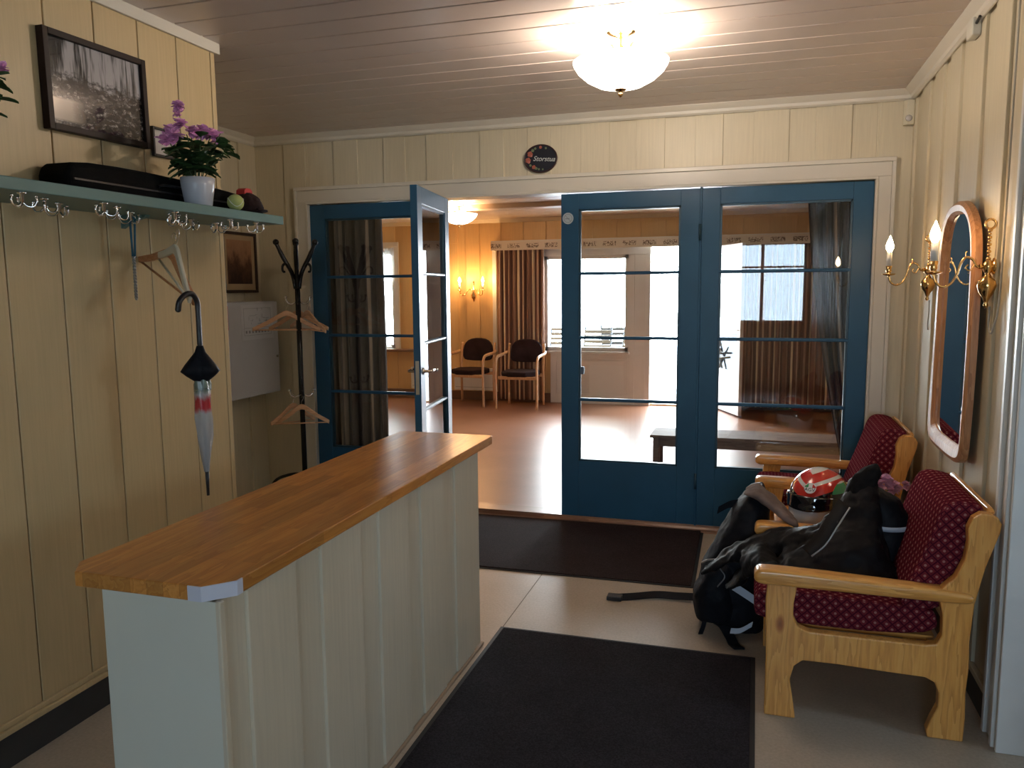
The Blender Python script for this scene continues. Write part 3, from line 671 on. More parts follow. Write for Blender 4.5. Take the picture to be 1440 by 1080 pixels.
loft(b, [((-0.02, 3.64, 0.638), (0.02, 0, 0.016), (0, 0.07, 0)), ((0.02, 3.63, 0.642), (0.012, 0, 0.020), (0, 0.10, 0)), ((0.09, 3.58, 0.605), (0.012, 0, 0.020), (0, 0.10, 0)), ((0.15, 3.52, 0.565), (0.01, 0, 0.016), (0, 0.08, 0)), ((0.19, 3.46, 0.545), (0.01, 0, 0.010), (0, 0.05, 0))])
o = loc_parent(finish('back_panel', b, 'lining'), bp); cloth(o, 0.007, 0.012, 0.05, 2); o['label'] = 'grey padded back panel'
b = B(); tube(b, spline([(-0.20, 3.50, 0.33), (-0.17, 3.455, 0.36), (-0.10, 3.44, 0.375), (-0.02, 3.45, 0.395)]), 0.005, 6); tube(b, spline([(-0.12, 3.44, 0.33), (-0.10, 3.425, 0.30), (-0.13, 3.43, 0.25)]), 0.003, 5)
o = loc_parent(finish('zip', b, 'zip', smooth=True), bp)
b = B()
def ribbon(bm, pts, w, side, t=0.003):
    side = Vector(side).normalized()*w/2; pts = [Vector(p) for p in pts]; up = Vector((0, 0, t)); prev = None
    for p in pts:
        q = [bm.verts.new(p-side), bm.verts.new(p+side), bm.verts.new(p+side+up), bm.verts.new(p-side+up)]
        if prev:
            for k in range(4): bm.faces.new((prev[k], prev[(k+1) % 4], q[(k+1) % 4], q[k]))
        else: bm.faces.new(q)
        prev = q
    bm.faces.new(prev[::-1])
ribbon(b, spline([(-0.17, 3.80, 0.035), (-0.24, 3.84, 0.030), (-0.34, 3.85, 0.022), (-0.44, 3.84, 0.022), (-0.55, 3.80, 0.016), (-0.63, 3.78, 0.010)]), 0.040, (0.1, 0.75, 0.55))
o = loc_parent(finish('waist_strap', b, 'bag'), bp)
b = B(); box(b, -0.675, -0.60, 3.750, 3.805, 0.002, 0.024); x = loc_parent(finish('buckle', b, 'black', bevel=0.004), bp); x.parent = o
for pts, wd in ((((-0.10, 3.46, 0.06), (-0.07, 3.44, 0.02), (-0.055, 3.41, 0.004), (-0.03, 3.37, 0.004)), 0.045), (((-0.18, 3.52, 0.08), (-0.19, 3.50, 0.03), (-0.20, 3.48, 0.003)), 0.02)):
    b = B(); ribbon(b, spline(pts), wd, (1, 0.3, 0), 0.006); loc_parent(finish('strap_end', b, 'bag'), bp)
b = B(); ribbon(b, spline([(-0.065, 3.415, 0.265), (-0.02, 3.40, 0.245), (0.03, 3.40, 0.215)]), 0.032, (0.2, 0, 1), 0.004); o = loc_parent(finish('reflective_strap', b, 'reflect'), bp)
b = B(); ribbon(b, spline([(-0.07, 3.43, 0.055), (-0.03, 3.42, 0.065), (0.02, 3.42, 0.10)]), 0.022, (0.2, 0, 1), 0.004); loc_parent(finish('reflective_strap', b, 'reflect'), bp)
b = B(); ribbon(b, spline([(-0.02, 3.70, 0.56), (-0.09, 3.69, 0.55), (-0.145, 3.68, 0.52)]), 0.03, (0.2, 0, 1), 0.006); loc_parent(finish('strap_end', b, 'bag'), bp)

# ---- motorcycle jacket heaped over the nearer armchair
jk = empty('motorcycle_jacket', (0.30, 3.25, 0.46), 'black motorcycle jacket with a white reflective arm band heaped on the nearer armchair', 'jacket')
b = B()
loft(b, [((0.32, 3.13, 0.475), (0.22, 0, 0), (0, 0.16, 0)), ((0.32, 3.16, 0.52), (0.19, 0, 0), (0, 0.17, 0)), ((0.365, 3.22, 0.58), (0.13, 0, 0), (0, 0.17, 0)), ((0.405, 3.29, 0.66), (0.080, 0, 0), (0, 0.13, 0)), ((0.42, 3.31, 0.75), (0.060, 0, 0), (0, 0.08, 0)), ((0.43, 3.32, 0.80), (0.035, 0, 0), (0, 0.05, 0))])
loft(b, [((0.26, 3.24, 0.53), (0, 0, 0.075), (0, 0.10, 0)), ((0.12, 3.32, 0.505), (0.02, 0, 0.062), (0, 0.08, 0)), ((0.01, 3.36, 0.465), (0.03, 0, 0.058), (0, 0.07, 0)), ((-0.08, 3.39, 0.415), (0.03, 0, 0.052), (0, 0.06, 0)), ((-0.17, 3.42, 0.345), (0.03, 0, 0.04), (0, 0.045, 0))])
loft(b, [((0.10, 3.10, 0.47), (0, 0, 0.03), (0, 0.13, 0)), ((0.04, 3.20, 0.475), (0, 0, 0.04), (0, 0.14, 0)), ((-0.03, 3.33, 0.40), (0, 0, 0.06), (0, 0.11, 0)), ((-0.05, 3.37, 0.30), (0.05, 0, 0.03), (0, 0.06, 0))])
o = loc_parent(finish('body', b, 'jacket'), jk); cloth(o, 0.008, 0.035, 0.09, 3, 0.010)
b = B()
loft(b, [((0.43, 3.33, 0.72), (0.05, 0, 0.04), (0, 0.08, 0)), ((0.475, 3.33, 0.715), (0.085, 0, 0.0), (0, 0.085, 0)), ((0.505, 3.31, 0.64), (0.088, 0, 0.01), (0, 0.085, 0)), ((0.495, 3.27, 0.55), (0.082, 0, 0.01), (0, 0.08, 0)), ((0.45, 3.22, 0.48), (0.075, 0, 0.02), (0, 0.075, 0))], 22, 2.2)
o = loc_parent(finish('sleeve', b, 'bag'), jk); cloth(o, 0.007, 0.018, 0.07, 3, 0.006)
b = B(); lathe(b, [(0.088, -0.009), (0.0905, -0.009), (0.0905, 0.009), (0.088, 0.009)], (0.506, 3.30, 0.625), 30)
loc_parent(finish('reflective_band', b, 'reflect', smooth=True), jk)['label'] = 'white reflective arm band'
b = B()
loft(b, [((0.40, 3.30, 0.68), (0.050, 0, 0), (0, 0.05, 0)), ((0.415, 3.30, 0.76), (0.055, 0, 0.01), (0, 0.055, 0)), ((0.435, 3.31, 0.815), (0.050, 0, 0.01), (0, 0.05, 0)), ((0.44, 3.31, 0.845), (0.028, 0, 0.01), (0, 0.03, 0))])
o = loc_parent(finish('hood', b, 'hood'), jk); cloth(o, 0.007, 0.02, 0.05, 2)
b = B(); ribbon(b, spline([(0.205, 3.040, 0.565), (0.245, 3.042, 0.612), (0.28, 3.052, 0.672), (0.33, 3.095, 0.745)]), 0.045, (-0.7, 0.1, 0.6), 0.004); loc_parent(finish('lapel', b, plain('dark_grey_lining', (0.035, 0.030, 0.027), 0.9, spec=0.1), smooth=True), jk)
b = B(); tube(b, spline([(0.22, 3.030, 0.555), (0.265, 3.032, 0.60), (0.30, 3.042, 0.66), (0.35, 3.085, 0.735)]), 0.0035, 6); loc_parent(finish('zip', b, 'zip', smooth=True), jk)

# ---- helmet on the side table
hm = empty('motorcycle_helmet', (0.300, 3.82, 0.437), 'red, white and green full-face motorcycle helmet with dark visor on the side table', 'helmet', rotz=math.radians(-28))
hm.scale = (1.06, 1.06, 1.07)   # local: faces -y
def hel_mat():
    q = NM('helmet_graphics'); q.set(0.12, 0, 0.6); q.b.inputs['Coat Weight'].default_value = 0.8
    s = q.n('SeparateXYZ'); q.l(q.map(), s.inputs[0])
    n = q.noise(q.map((9, 9, 9)), 1.2, 1)
    zz = q.math('ADD', s.outputs[2], q.math('MULTIPLY', q.math('ABSOLUTE', s.outputs[0]), -0.45))
    red = q.ramp(zz, [(0.0, (0.70, 0.72, 0.74)), (0.098, (0.01, 0.01, 0.012)), (0.148, (0.62, 0.02, 0.015)), (0.190, (0.75, 0.75, 0.73)), (0.205, (0.62, 0.02, 0.015)), (0.245, (0.75, 0.75, 0.73))], 'CONSTANT')
    xm = q.ramp(q.math('ADD', q.math('MULTIPLY', s.outputs[0], 4.0), 0.5), [(0.0, (1, 1, 1)), (0.14, (0, 0, 0)), (0.86, (1, 1, 1))], 'CONSTANT')
    side = q.ramp(q.math('MULTIPLY', s.outputs[2], 4.0), [(0.0, (0.03, 0.28, 0.12)), (0.35, (0.75, 0.75, 0.73)), (0.55, (0.01, 0.01, 0.012)), (0.70, (0.03, 0.32, 0.12)), (0.85, (0.75, 0.75, 0.73))], 'CONSTANT')
    q.col(q.mix(xm, red, side)); return q.m
b = B(); bmesh.ops.create_uvsphere(b, u_segments=40, v_segments=28, radius=1)
for v in b.verts:
    x, y, z = v.co; fr = max(0, -y)
    sx_, sy_, sz_ = 0.122, 0.145, 0.135
    nx, ny, nz = x*sx_, y*sy_, z*sz_
    if z < 0:
        bo = ((1-z**4)**0.25)/max(0.05, math.sqrt(max(0.0025, 1-z*z))); bo = min(bo, 1.6); nx *= bo*(1-0.10*z*z); ny *= bo*(1-0.10*z*z)
        ny -= fr*min(1, -z*1.6)*0.030; nx *= 1+z*0.12; nz = max(nz, -0.125)
    v.co = (nx, ny, nz+0.130)
shell = finish('shell', b, hel_mat(), hm, True)
b = B(); secs = []
def hp(a, zz):
    t = (zz-0.130)/0.135; r = math.sqrt(max(0, 1-t*t)) if t > 0 else ((1-t**4)**0.25)*(1-0.10*t*t); fr = math.cos(a)
    y = -r*0.145*math.cos(a)
    if t < 0: y -= max(0, fr)*min(1, -t*1.6)*0.030
    return Vector((r*0.122*math.sin(a)*1.025, y*1.035, zz))
rows = []
for i in range(9):
    row = []
    for k in range(25):
        a = math.radians(-82+164*k/24); edge = abs(k-12)/12
        lo_, hi_ = 0.104+0.016*edge**2, 0.166-0.010*edge**3
        row.append(b.verts.new(hp(a, lo_+(hi_-lo_)*i/8)))
    rows.append(row)
for r1, r2 in zip(rows, rows[1:]):
    for k in range(24): b.faces.new((r1[k], r1[k+1], r2[k+1], r2[k]))
o = finish('visor', b, plain('dark_visor', (0.010, 0.011, 0.013), 0.06, 0, 0, spec=0.8, **{'Coat Weight': 1.0}), hm, True); sm_ = o.modifiers.new('solid', 'SOLIDIFY'); sm_.thickness = 0.003; sm_.offset = 0
for sg_ in (1, -1):
    b = B(); lathe(b, [(0.0, 0), (0.016, 0), (0.014, 0.005*sg_), (0, 0.005*sg_)], (0.123*sg_, -0.035, 0.135), 18, Matrix.Rotation(PI/2, 4, 'Y')); finish('visor_pivot', b, 'chrome', hm, True)
# forehead badge: disc in green, white, red with lettering
bx = Matrix.Translation((0.018, -0.131, 0.200)) @ Matrix.Rotation(math.radians(8), 4, 'Z') @ Matrix.Rotation(math.radians(90-36), 4, 'X')
b = B(); lathe(b, [(0, 0), (0.024, 0), (0.024, 0.003), (0, 0.003)], (0, 0, 0), 28); 
for v in b.verts: v.co = bx @ v.co
bd = finish('badge', b, plain('badge_white', (0.8, 0.8, 0.8), 0.3), hm)
for nm_, c_, x0, x1 in (('green', (0.02, 0.30, 0.10), -0.022, -0.008), ('red', (0.6, 0.02, 0.02), 0.008, 0.022)):
    b = B(); prism(b, [(x0, 0.002), (x1, 0.002), (x1*1.0, 0.008 if abs(x1) > 0.01 else 0.020), (x0, 0.020 if abs(x0) < 0.01 else 0.008)], 'z', 0.003, 0.0036)
    for v in b.verts: v.co = bx @ v.co
    finish(nm_+'_field', b, plain('badge_'+nm_, c_, 0.3), bd)
text_part('badge_lettering', 'AGV', 0.021, bx @ Matrix.Translation((0, -0.008, 0.0040)), M_['black'], bd)

# ---- potted pink flowers behind the jacket
def leaf_(bm, base, dirv, L, Wd, droop=0.4):
    d = Vector(dirv).normalized(); s = d.cross(Vector((0, 0, 1))); s = s.normalized() if s.length > 0.01 else Vector((1, 0, 0)); n = s.cross(d)
    prof = ((0, 0.02), (0.25, 0.75), (0.55, 1.0), (0.8, 0.65), (1.0, 0.02)); prev = None
    for t, w_ in prof:
        c = Vector(base)+d*L*t+Vector((0, 0, -1))*droop*L*t*t
        row = [bm.verts.new(c-s*Wd*w_/2+n*0.12*Wd), bm.verts.new(c), bm.verts.new(c+s*Wd*w_/2+n*0.12*Wd)]
        if prev:
            for k in range(2): bm.faces.new((prev[k], prev[k+1], row[k+1], row[k]))
        prev = row
def flower_(bm, c, r, n=7, up=(0, 0, 1)):
    up = Vector(up).normalized()
    for ring, k in ((1.0, n), (0.6, n-2)):
        for i in range(k):
            a = 2*PI*i/k+random.random(); u = up.orthogonal().normalized(); v = up.cross(u); d = (u*math.cos(a)+v*math.sin(a))*ring+up*(0.35+0.6*(1-ring))
            leaf_(bm, c, d, r*(0.8+0.3*random.random()), r*0.95, 0.25)
def plant(name, loc, label, potr, poth, stems, spread, h, leafL, flowers, petal, seed, group=None, nleaf=70, bare=0.0):
    random.seed(seed)
    e = empty(name, loc, label, 'potted plant', group)
    b = B(); lathe(b, [(0, 0.0), (potr*0.72, 0.0), (potr*0.78, 0.006), (potr*0.97, poth*0.75), (potr, poth), (potr*0.93, poth), (potr*0.9, poth*0.86), (0, poth*0.86)], (0, 0, 0), 32); finish('pot', b, 'pot', e, True)
    b = B(); lathe(b, [(0, poth*0.88), (potr*0.91, poth*0.87)], (0, 0, 0), 20); finish('soil', b, 'soil', e)
    bs, bl, bf = B(), B(), B()
    for i in range(stems):
        a = 2*PI*i/stems+random.random()*0.8; rr = spread*(0.35+0.65*random.random()); hh = h*(0.55+0.45*random.random())
        c0 = None; p = spline([(0.2*potr*math.cos(a), 0.2*potr*math.sin(a), poth*0.85), (0.5*rr*math.cos(a), 0.5*rr*math.sin(a), poth+0.5*hh), (rr*math.cos(a), rr*math.sin(a), poth+hh)], 5)
        tube(bs, p, 0.0018, 5)
        for q in range(nleaf//stems):
            t = bare+(1-bare)*random.random(); c = p[min(len(p)-1, int(t*(len(p)-1)))]; aa = a+random.uniform(-1.9, 1.9)
            if c.z < poth+0.025: c = c+Vector((0, 0, poth+0.025-c.z))
            leaf_(bl, c, (math.cos(aa), math.sin(aa), random.uniform(-0.1, 0.6)), leafL*(0.7+0.5*random.random()), leafL*0.80, random.uniform(0.1, 0.5))
    finish('stems', bs, plain('green_stem', (0.06, 0.10, 0.03), 0.6), e, True); finish('leaves', bl, 'leaf', e, True, recalc=False)
    bf.free()
    for c, r in flowers:
        bf = B(); flower_(bf, Vector(c), r, 9, up=(0.55+random.uniform(-.3, .3), -0.6, 0.45+random.uniform(-.2, .2))); finish('flower', bf, petal, e, recalc=False)
    return e
plant('potted_plant', (0.58, 3.86, 0.436), 'pink flowers in a pale pot on the side table, behind the jacket', 0.06, 0.10, 8, 0.07, 0.10, 0.04,
      [((-0.055, -0.05, 0.275), 0.024), ((0.0, -0.02, 0.235), 0.045), ((-0.03, -0.05, 0.22), 0.035), ((0.035, -0.03, 0.215), 0.035), ((0.08, -0.02, 0.22), 0.030), ((0.02, -0.06, 0.20), 0.03)], 'petal2', 3, nleaf=50)

# ---- mirror on the right wall
mr = empty('wall_mirror', (XR, 3.70, 1.35), 'tall pine framed mirror with a rounded top on the right wall between the brass sconces', 'mirror')
MO = [(3.34, 0.90), (3.40, 0.853), (3.60, 0.838), (3.90, 0.832), (4.02, 0.838), (4.075, 0.875), (4.04, 1.10), (4.005, 1.35), (3.985, 1.60), (3.975, 1.76), (3.93, 1.83), (3.84, 1.875), (3.70, 1.888), (3.56, 1.876), (3.42, 1.822), (3.335, 1.745), (3.31, 1.60), (3.305, 1.35), (3.32, 1.10)]
MC = (3.68, 1.36)
MI = [(3.52, 0.945), (3.56, 0.918), (3.68, 0.910), (3.85, 0.905), (3.93, 0.910), (3.965, 0.935), (3.968, 1.12), (3.965, 1.35), (3.955, 1.58), (3.945, 1.70), (3.905, 1.775), (3.84, 1.82), (3.74, 1.838), (3.66, 1.825), (3.58, 1.78), (3.535, 1.70), (3.52, 1.58), (3.515, 1.35), (3.515, 1.12)]
MI = [(p[0] if p[0] > MC[0] else 3.370+(p[0]-3.515)*1.2, p[1]) for p in MI]
mr.rotation_euler = (0, 0, math.radians(-1.5))
outer = smoothpts(MO, 2); inner = smoothpts(MI, 2)
b = B(); n = len(outer)
for (po, pi_, x0, x1) in ((outer, inner, XR-0.019, XR-0.052),):
    A = [b.verts.new((x0, p[0], p[1])) for p in po]; A2 = [b.verts.new((x1+0.010, p[0], p[1])) for p in po]
    mid = [(0.72*a[0]+0.28*c[0], 0.72*a[1]+0.28*c[1]) for a, c in zip(po, pi_)]; mid2 = [(0.25*a[0]+0.75*c[0], 0.25*a[1]+0.75*c[1]) for a, c in zip(po, pi_)]
    Bm = [b.verts.new((x1, p[0], p[1])) for p in mid]; Cm = [b.verts.new((x1+0.003, p[0], p[1])) for p in mid2]; D_ = [b.verts.new((x1+0.018, p[0], p[1])) for p in pi_]; E_ = [b.verts.new((x0, p[0], p[1])) for p in pi_]
    for R1, R2 in ((A, A2), (A2, Bm), (Bm, Cm), (Cm, D_), (D_, E_), (E_, A)):
        for k in range(n): b.faces.new((R1[k], R1[(k+1) % n], R2[(k+1) % n], R2[k]))
loc_parent(finish('frame', b, 'mirrorpine'), mr); mr.location.x -= 0.008
b = B(); prism(b, inner, 'x', XR-0.026, XR-0.030)
for v in b.verts: v.co.x -= 0.008
loc_parent(finish('glass', b, 'mirror'), mr)

# ---- brass sconces
def helix_pts(): pass
bulbmat = emit('glowing_bulb', (1.0, 0.66, 0.34), 60.0)
def sconce(loc, label):
    e = empty('wall_sconce', loc, label, 'wall lamp', 'brass sconces beside the mirror')   # loc: on the wall at knob height, arm along -x
    b = B()
    for i in range(9):   # beaded upper rod
        ball(b, (-0.020, 0, 0.028+i*0.0125), 0.0078 if i % 2 == 0 else 0.0055, (1, 1, 0.9), 2)
    finish('beaded_rod', b, 'brass', e, True)
    b = B(); tube(b, [(-0.020+0.017*math.sin(a*PI/8), 0, 0.150+0.017*math.cos(a*PI/8)) for a in range(17)], 0.0045, 8, False); finish('ring', b, 'brass', e, True)
    b = B(); lathe(b, [(0.0, -0.150), (0.006, -0.146), (0.009, -0.138), (0.005, -0.130), (0.008, -0.124), (0.013, -0.112), (0.026, -0.092), (0.032, -0.070), (0.029, -0.052), (0.014, -0.036), (0.008, -0.026), (0.013, -0.018), (0.019, -0.004), (0.019, 0.006), (0.011, 0.018), (0.006, 0.026), (0, 0.028)], (-0.020, 0, 0), 24); finish('body', b, 'brass', e, True)
    b = B(); lathe(b, [(0, 0), (0.030, 0), (0.030, 0.004), (0.012, 0.012), (0, 0.012)], (0, 0, 0), 20, Matrix.Rotation(-PI/2, 4, 'Y')); finish('wall_plate', b, 'brass', e, True)
    b = B(); tube(b, spline([(-0.035, 0, 0.0), (-0.055, 0, 0.0), (-0.070, 0, 0.025), (-0.092, 0, 0.034), (-0.108, 0, 0.012), (-0.118, 0, -0.025), (-0.135, 0, -0.058), (-0.160, 0, -0.072), (-0.185, 0, -0.058), (-0.196, 0, -0.025)], 7), 0.0045, 8)
    tube(b, spline([(-0.060, 0, 0.012), (-0.078, 0, -0.014), (-0.092, 0, -0.004), (-0.084, 0, 0.008)], 5), 0.003, 6)
    tube(b, spline([(-0.092, 0, 0.034), (-0.094, 0, 0.048), (-0.090, 0, 0.055)], 4), 0.0025, 6)
    lathe(b, [(0.009, -0.006), (0.009, 0.006), (0.006, 0.006), (0.006, -0.006)], (-0.042, 0, 0), 12, Matrix.Rotation(PI/2, 4, 'Y'))
    finish('arm', b, 'brass', e, True)
    b = B(); lathe(b, [(0.004, -0.028), (0.026, -0.022), (0.032, -0.018), (0.030, -0.016), (0.010, -0.018), (0.010, -0.010), (0.014, -0.004), (0.011, 0.004), (0.015, 0.022), (0.0, 0.022)], (-0.196, 0, 0), 20); finish('drip_pan', b, 'brass', e, True)
    b = B(); lathe(b, [(0.0, 0.020), (0.0125, 0.020), (0.0125, 0.088), (0.0, 0.088)], (-0.196, 0, 0), 16); cd = finish('candle_sleeve', b, 'white', e, True)
    b = B(); lathe(b, [(0.0, 0.088), (0.009, 0.090), (0.017, 0.105), (0.0185, 0.118), (0.013, 0.138), (0.006, 0.155), (0.002, 0.166), (0, 0.168)], (-0.196, 0, 0), 18); finish('bulb', b, bulbmat, cd, True)
    return e
ZS = 1.613
s1 = sconce((XR-0.014, 3.25, ZS), 'brass candle sconce on the right wall, nearer the camera than the mirror')
s2 = dup(s1, (XR-0.014, 4.29, ZS+0.008), 0, 'brass candle sconce on the right wall between the mirror and the blue doors')
for y, z in ((3.25, ZS), (4.29, ZS+0.008)): point('sconce_light', (XR-0.21, y, z+0.125), WARM, 7, 0.018)
# wiring: white conduit from the near sconce
b = B(); tube(b, spline([(XR-0.022, 3.25, 1.47), (XR-0.022, 3.245, 1.40), (XR-0.022, 3.21, 1.375), (XR-0.022, 3.18, 1.40), (XR-0.012, 3.17, 1.50), (XR-0.010, 3.165, 1.9), (XR-0.010, 3.16, 2.56)], 6), 0.0035, 6)
tag(finish('wall_cable', b, plain('grey_cable', (0.45, 0.42, 0.36), 0.5), smooth=True), 'thin grey cable looping under the nearer brass sconce and up the right wall', 'cable')
b = B(); tube(b, spline([(XR-0.025, 4.288, 1.475), (XR-0.024, 4.285, 1.42), (XR-0.022, 4.31, 1.36), (XR-0.016, 4.33, 1.33)], 6), 0.003, 6)
tag(finish('wall_cable', b, M_['grey_cable'] if 'grey_cable' in M_ else bpy.data.materials['grey_cable'], smooth=True), 'short cable hanging under the farther brass sconce', 'cable')

# ---- small boxes near the ceiling
ms = empty('motion_sensor', (0.790, YD-0.016, 2.505), 'white motion sensor in the upper corner right of the glazed doors', 'sensor')
b = B(); prism(b, [(-0.030, 0), (0.030, 0), (0.034, -0.025), (0.018, -0.045), (-0.018, -0.045), (-0.034, -0.025)], 'z', -0.07, 0.065); finish('housing', b, plain('cream_plastic', (0.60, 0.55, 0.42), 0.4), ms, bevel=0.004)
b = B(); lathe(b, [(0, 0), (0.018, 0), (0.014, 0.006), (0, 0.008)], (-0.008, -0.045, -0.035), 16, Matrix.Rotation(PI/2, 4, 'X')); finish('lens', b, plain('milky_lens', (0.5, 0.47, 0.46), 0.3), ms, True)
jb = empty('junction_box', (XR-0.014, 3.68, 2.555), 'small white cable box under the cornice of the right wall', 'box')
b = B(); box(b, -0.035, 0, -0.045, 0.045, -0.035, 0.035); finish('housing', b, plain('ivory_plastic', (0.66, 0.64, 0.56), 0.4), jb, bevel=0.006)
b = B(); tube(b, [(-0.018, -0.045, 0.01), (-0.018, -0.09, 0.02)], 0.006); finish('cable_gland', b, 'black', jb)

# ---- oval door sign
sg = empty('door_sign', (-1.345, YD-0.018, 2.372), 'black oval sign with painted flowers above the glazed doors, reading Storstua', 'sign')
b = B(); 
ov = [(0.110*math.cos(a*PI/24), 0.088*math.sin(a*PI/24)) for a in range(48)]
prism(b, ov, 'y', 0.0, -0.014); finish('board', b, plain('black_sign_paint', (0.010, 0.012, 0.022), 0.35), sg, bevel=0.003)
b = B(); tube(b, [(p[0]*0.975, -0.014, p[1]*0.975) for p in ov+[ov[0]]], 0.004, 6, False); finish('rim', b, plain('dark_red_rim', (0.05, 0.012, 0.010), 0.4), sg, True)
text_part('lettering', 'Storstua', 0.043, Matrix.Translation((0.022, -0.0150, -0.004)) @ Matrix.Rotation(math.radians(4), 4, 'Y') @ Matrix.Rotation(PI/2, 4, 'X'), plain('cream_sign_ink', (0.6, 0.62, 0.6), 0.5), sg, shear=0.35)
random.seed(5)
for nm_, c_, spots in (('red_flower', (0.38, 0.10, 0.06), ((-0.070, 0.030, .018), (-0.083, -0.008, .018), (-0.045, -0.052, .013), (0.0, 0.070, .010))), ('pink_flower', (0.5, 0.18, 0.16), ((-0.078, -0.018, .010), (-0.062, 0.020, .008))), ('painted_leaf', (0.16, 0.20, 0.10), ((-0.052, 0.052, .010), (-0.035, 0.064, .008), (-0.068, -0.040, .008), (-0.030, -0.060, .009), (-0.012, -0.066, .007), (0.014, -0.068, .006), (0.035, 0.063, .007)))):
    for (x, z, r) in spots:
        b = B()
        for k in range(5):
            a = 2*PI*k/5; lathe(b, [(0, 0), (r*0.5, 0), (r*0.45, 0.0012), (0, 0.0014)], (x+r*0.55*math.cos(a), -0.0140, z+r*0.55*math.sin(a)), 8, Matrix.Rotation(PI/2, 4, 'X'))
        finish(nm_, b, bpy.data.materials.get(nm_) or plain(nm_, c_, 0.5), sg)

# ---- ceiling lamp
def ceiling_lamp(name, loc, R_, drop, label, strength, bulb_w, col, arms=True, mat=None):
    e = empty(name, loc, label, 'ceiling lamp')
    b = B(); lathe(b, [(0, 0), (0.065, 0), (0.062, -0.012), (0.030, -0.024), (0.012, -0.030), (0, -0.030)], (0, 0, 0), 28); finish('ceiling_rose', b, 'brass', e, True)
    b = B(); tube(b, [(0, 0, -0.02), (0, 0, -drop-0.02)], 0.006); lathe(b, [(0, -drop*0.55), (0.016, -drop*0.5), (0.02, -drop*0.42), (0.010, -drop*0.35), (0, -drop*0.3)], (0, 0, 0), 16); finish('stem', b, 'brass', e, True)
    b = B()
    for k in range(3):
        a = 2*PI*k/3+0.5; c, s = math.cos(a), math.sin(a)
        tube(b, spline([(0.008*c, 0.008*s, -0.085), (0.035*c, 0.035*s, -0.075), (0.05*c, 0.05*s, -0.050), (0.062*c, 0.062*s, -0.048)], 5), 0.004, 6)
    finish('arms', b, 'brass', e, True)
    zt = -drop+0.055
    prof = [(R_, zt), (R_*0.985, zt-0.012), (R_*0.90, zt-0.040), (R_*0.72, zt-0.072), (R_*0.48, zt-0.098), (R_*0.22, zt-0.112), (0.0, zt-0.116)]
    b = B(); lathe(b, prof, (0, 0, 0), 48); o = finish('glass_bowl', b, mat, e, True); so = o.modifiers.new('solid', 'SOLIDIFY'); so.thickness = 0.004; so.offset = -1
    b = B(); zb = zt-0.112; lathe(b, [(0, zb+0.004), (0.026, zb+0.002), (0.024, zb-0.006), (0.008, zb-0.010), (0.008, zb-0.018), (0.011, zb-0.024), (0.006, zb-0.032), (0.0, zb-0.036)], (0, 0, 0), 18); finish('finial', b, 'brass', e, True)
    for k in range(3):
        a = 2*PI*k/3+1.2; c, s = math.cos(a), math.sin(a)
        b = B(); ball(b, (0.085*c, 0.085*s, zt+0.010), 0.022, (1, 1, 1.25), 2); finish('bulb', b, emit('lit_lamp_bulb', (1, 0.8, 0.55), 25), e, True)
        point('lamp_light', (loc[0]+0.085*c, loc[1]+0.085*s, loc[2]+zt+0.044), col, bulb_w, 0.02)
    return e
def bowl(name, s, col=(1.0, 0.86, 0.66)):
    q = NM(name); q.set(0.3); q.col((0.85, 0.80, 0.70)); q.b.inputs['Emission Color'].default_value = (*col, 1); q.b.inputs['Emission Strength'].default_value = s; return q.m
ceiling_lamp('ceiling_lamp', (-0.585, 3.52, ZC), 0.205, 0.185, 'glowing frosted glass bowl lamp with brass finial on the foyer ceiling', 3, 17.0, (1.0, 0.85, 0.70), mat=bowl('lit_frosted_glass', 7.0, (1.0, 0.90, 0.76)))
# ---- coat shelf on the left wall
ZT = 1.872
sh = empty('coat_shelf', (XL, 0.6, ZT), 'green painted coat shelf on the yellow left wall', 'shelf')
b = B(); box(b, XL, -1.995, 0.6, 3.085, ZT-0.036, ZT); loc_parent(finish('board', b, 'shelf', bevel=0.003), sh)
for y in (1.2, 2.48):
    b = B(); prism(b, [(XL, ZT-0.036), (XL+0.12, ZT-0.036), (XL+0.11, ZT-0.045), (XL+0.04, ZT-0.06), (XL, ZT-0.085)], 'y', y, y+0.025); loc_parent(finish('bracket', b, 'shelf', bevel=0.002), sh)
hk = empty('coat_hook', (0, 0, 0), None)
tag(hk, 'chrome triple coat hook under the green shelf', 'hook', 'chrome hooks under the coat shelf')
b = B(); lathe(b, [(0, 0), (0.013, 0), (0.012, -0.004), (0.006, -0.006), (0.005, -0.030), (0, -0.032)], (0, 0, 0), 14); finish('stem', b, 'chrome', hk, True)
b = B()
for k in range(3):
    a = 2*PI*k/3+0.6; c, s = math.cos(a), math.sin(a)
    tube(b, spline([(0, 0, -0.026), (0.014*c, 0.014*s, -0.040), (0.030*c, 0.030*s, -0.040), (0.038*c, 0.038*s, -0.026), (0.036*c, 0.036*s, -0.014)], 5), 0.0030, 6); ball(b, (0.036*c, 0.036*s, -0.012), 0.0048, sub=1)
finish('prongs', b, 'chrome', hk, True)
HK = [(-2.02, 1.80), (-2.09, 1.94), (-2.16, 2.06), (-2.02, 2.10), (-2.08, 2.22), (-2.17, 2.38), (-2.02, 2.43), (-2.095, 2.53), (-2.17, 2.70), (-2.19, 2.88), (-2.03, 2.76), (-2.03, 2.93)]
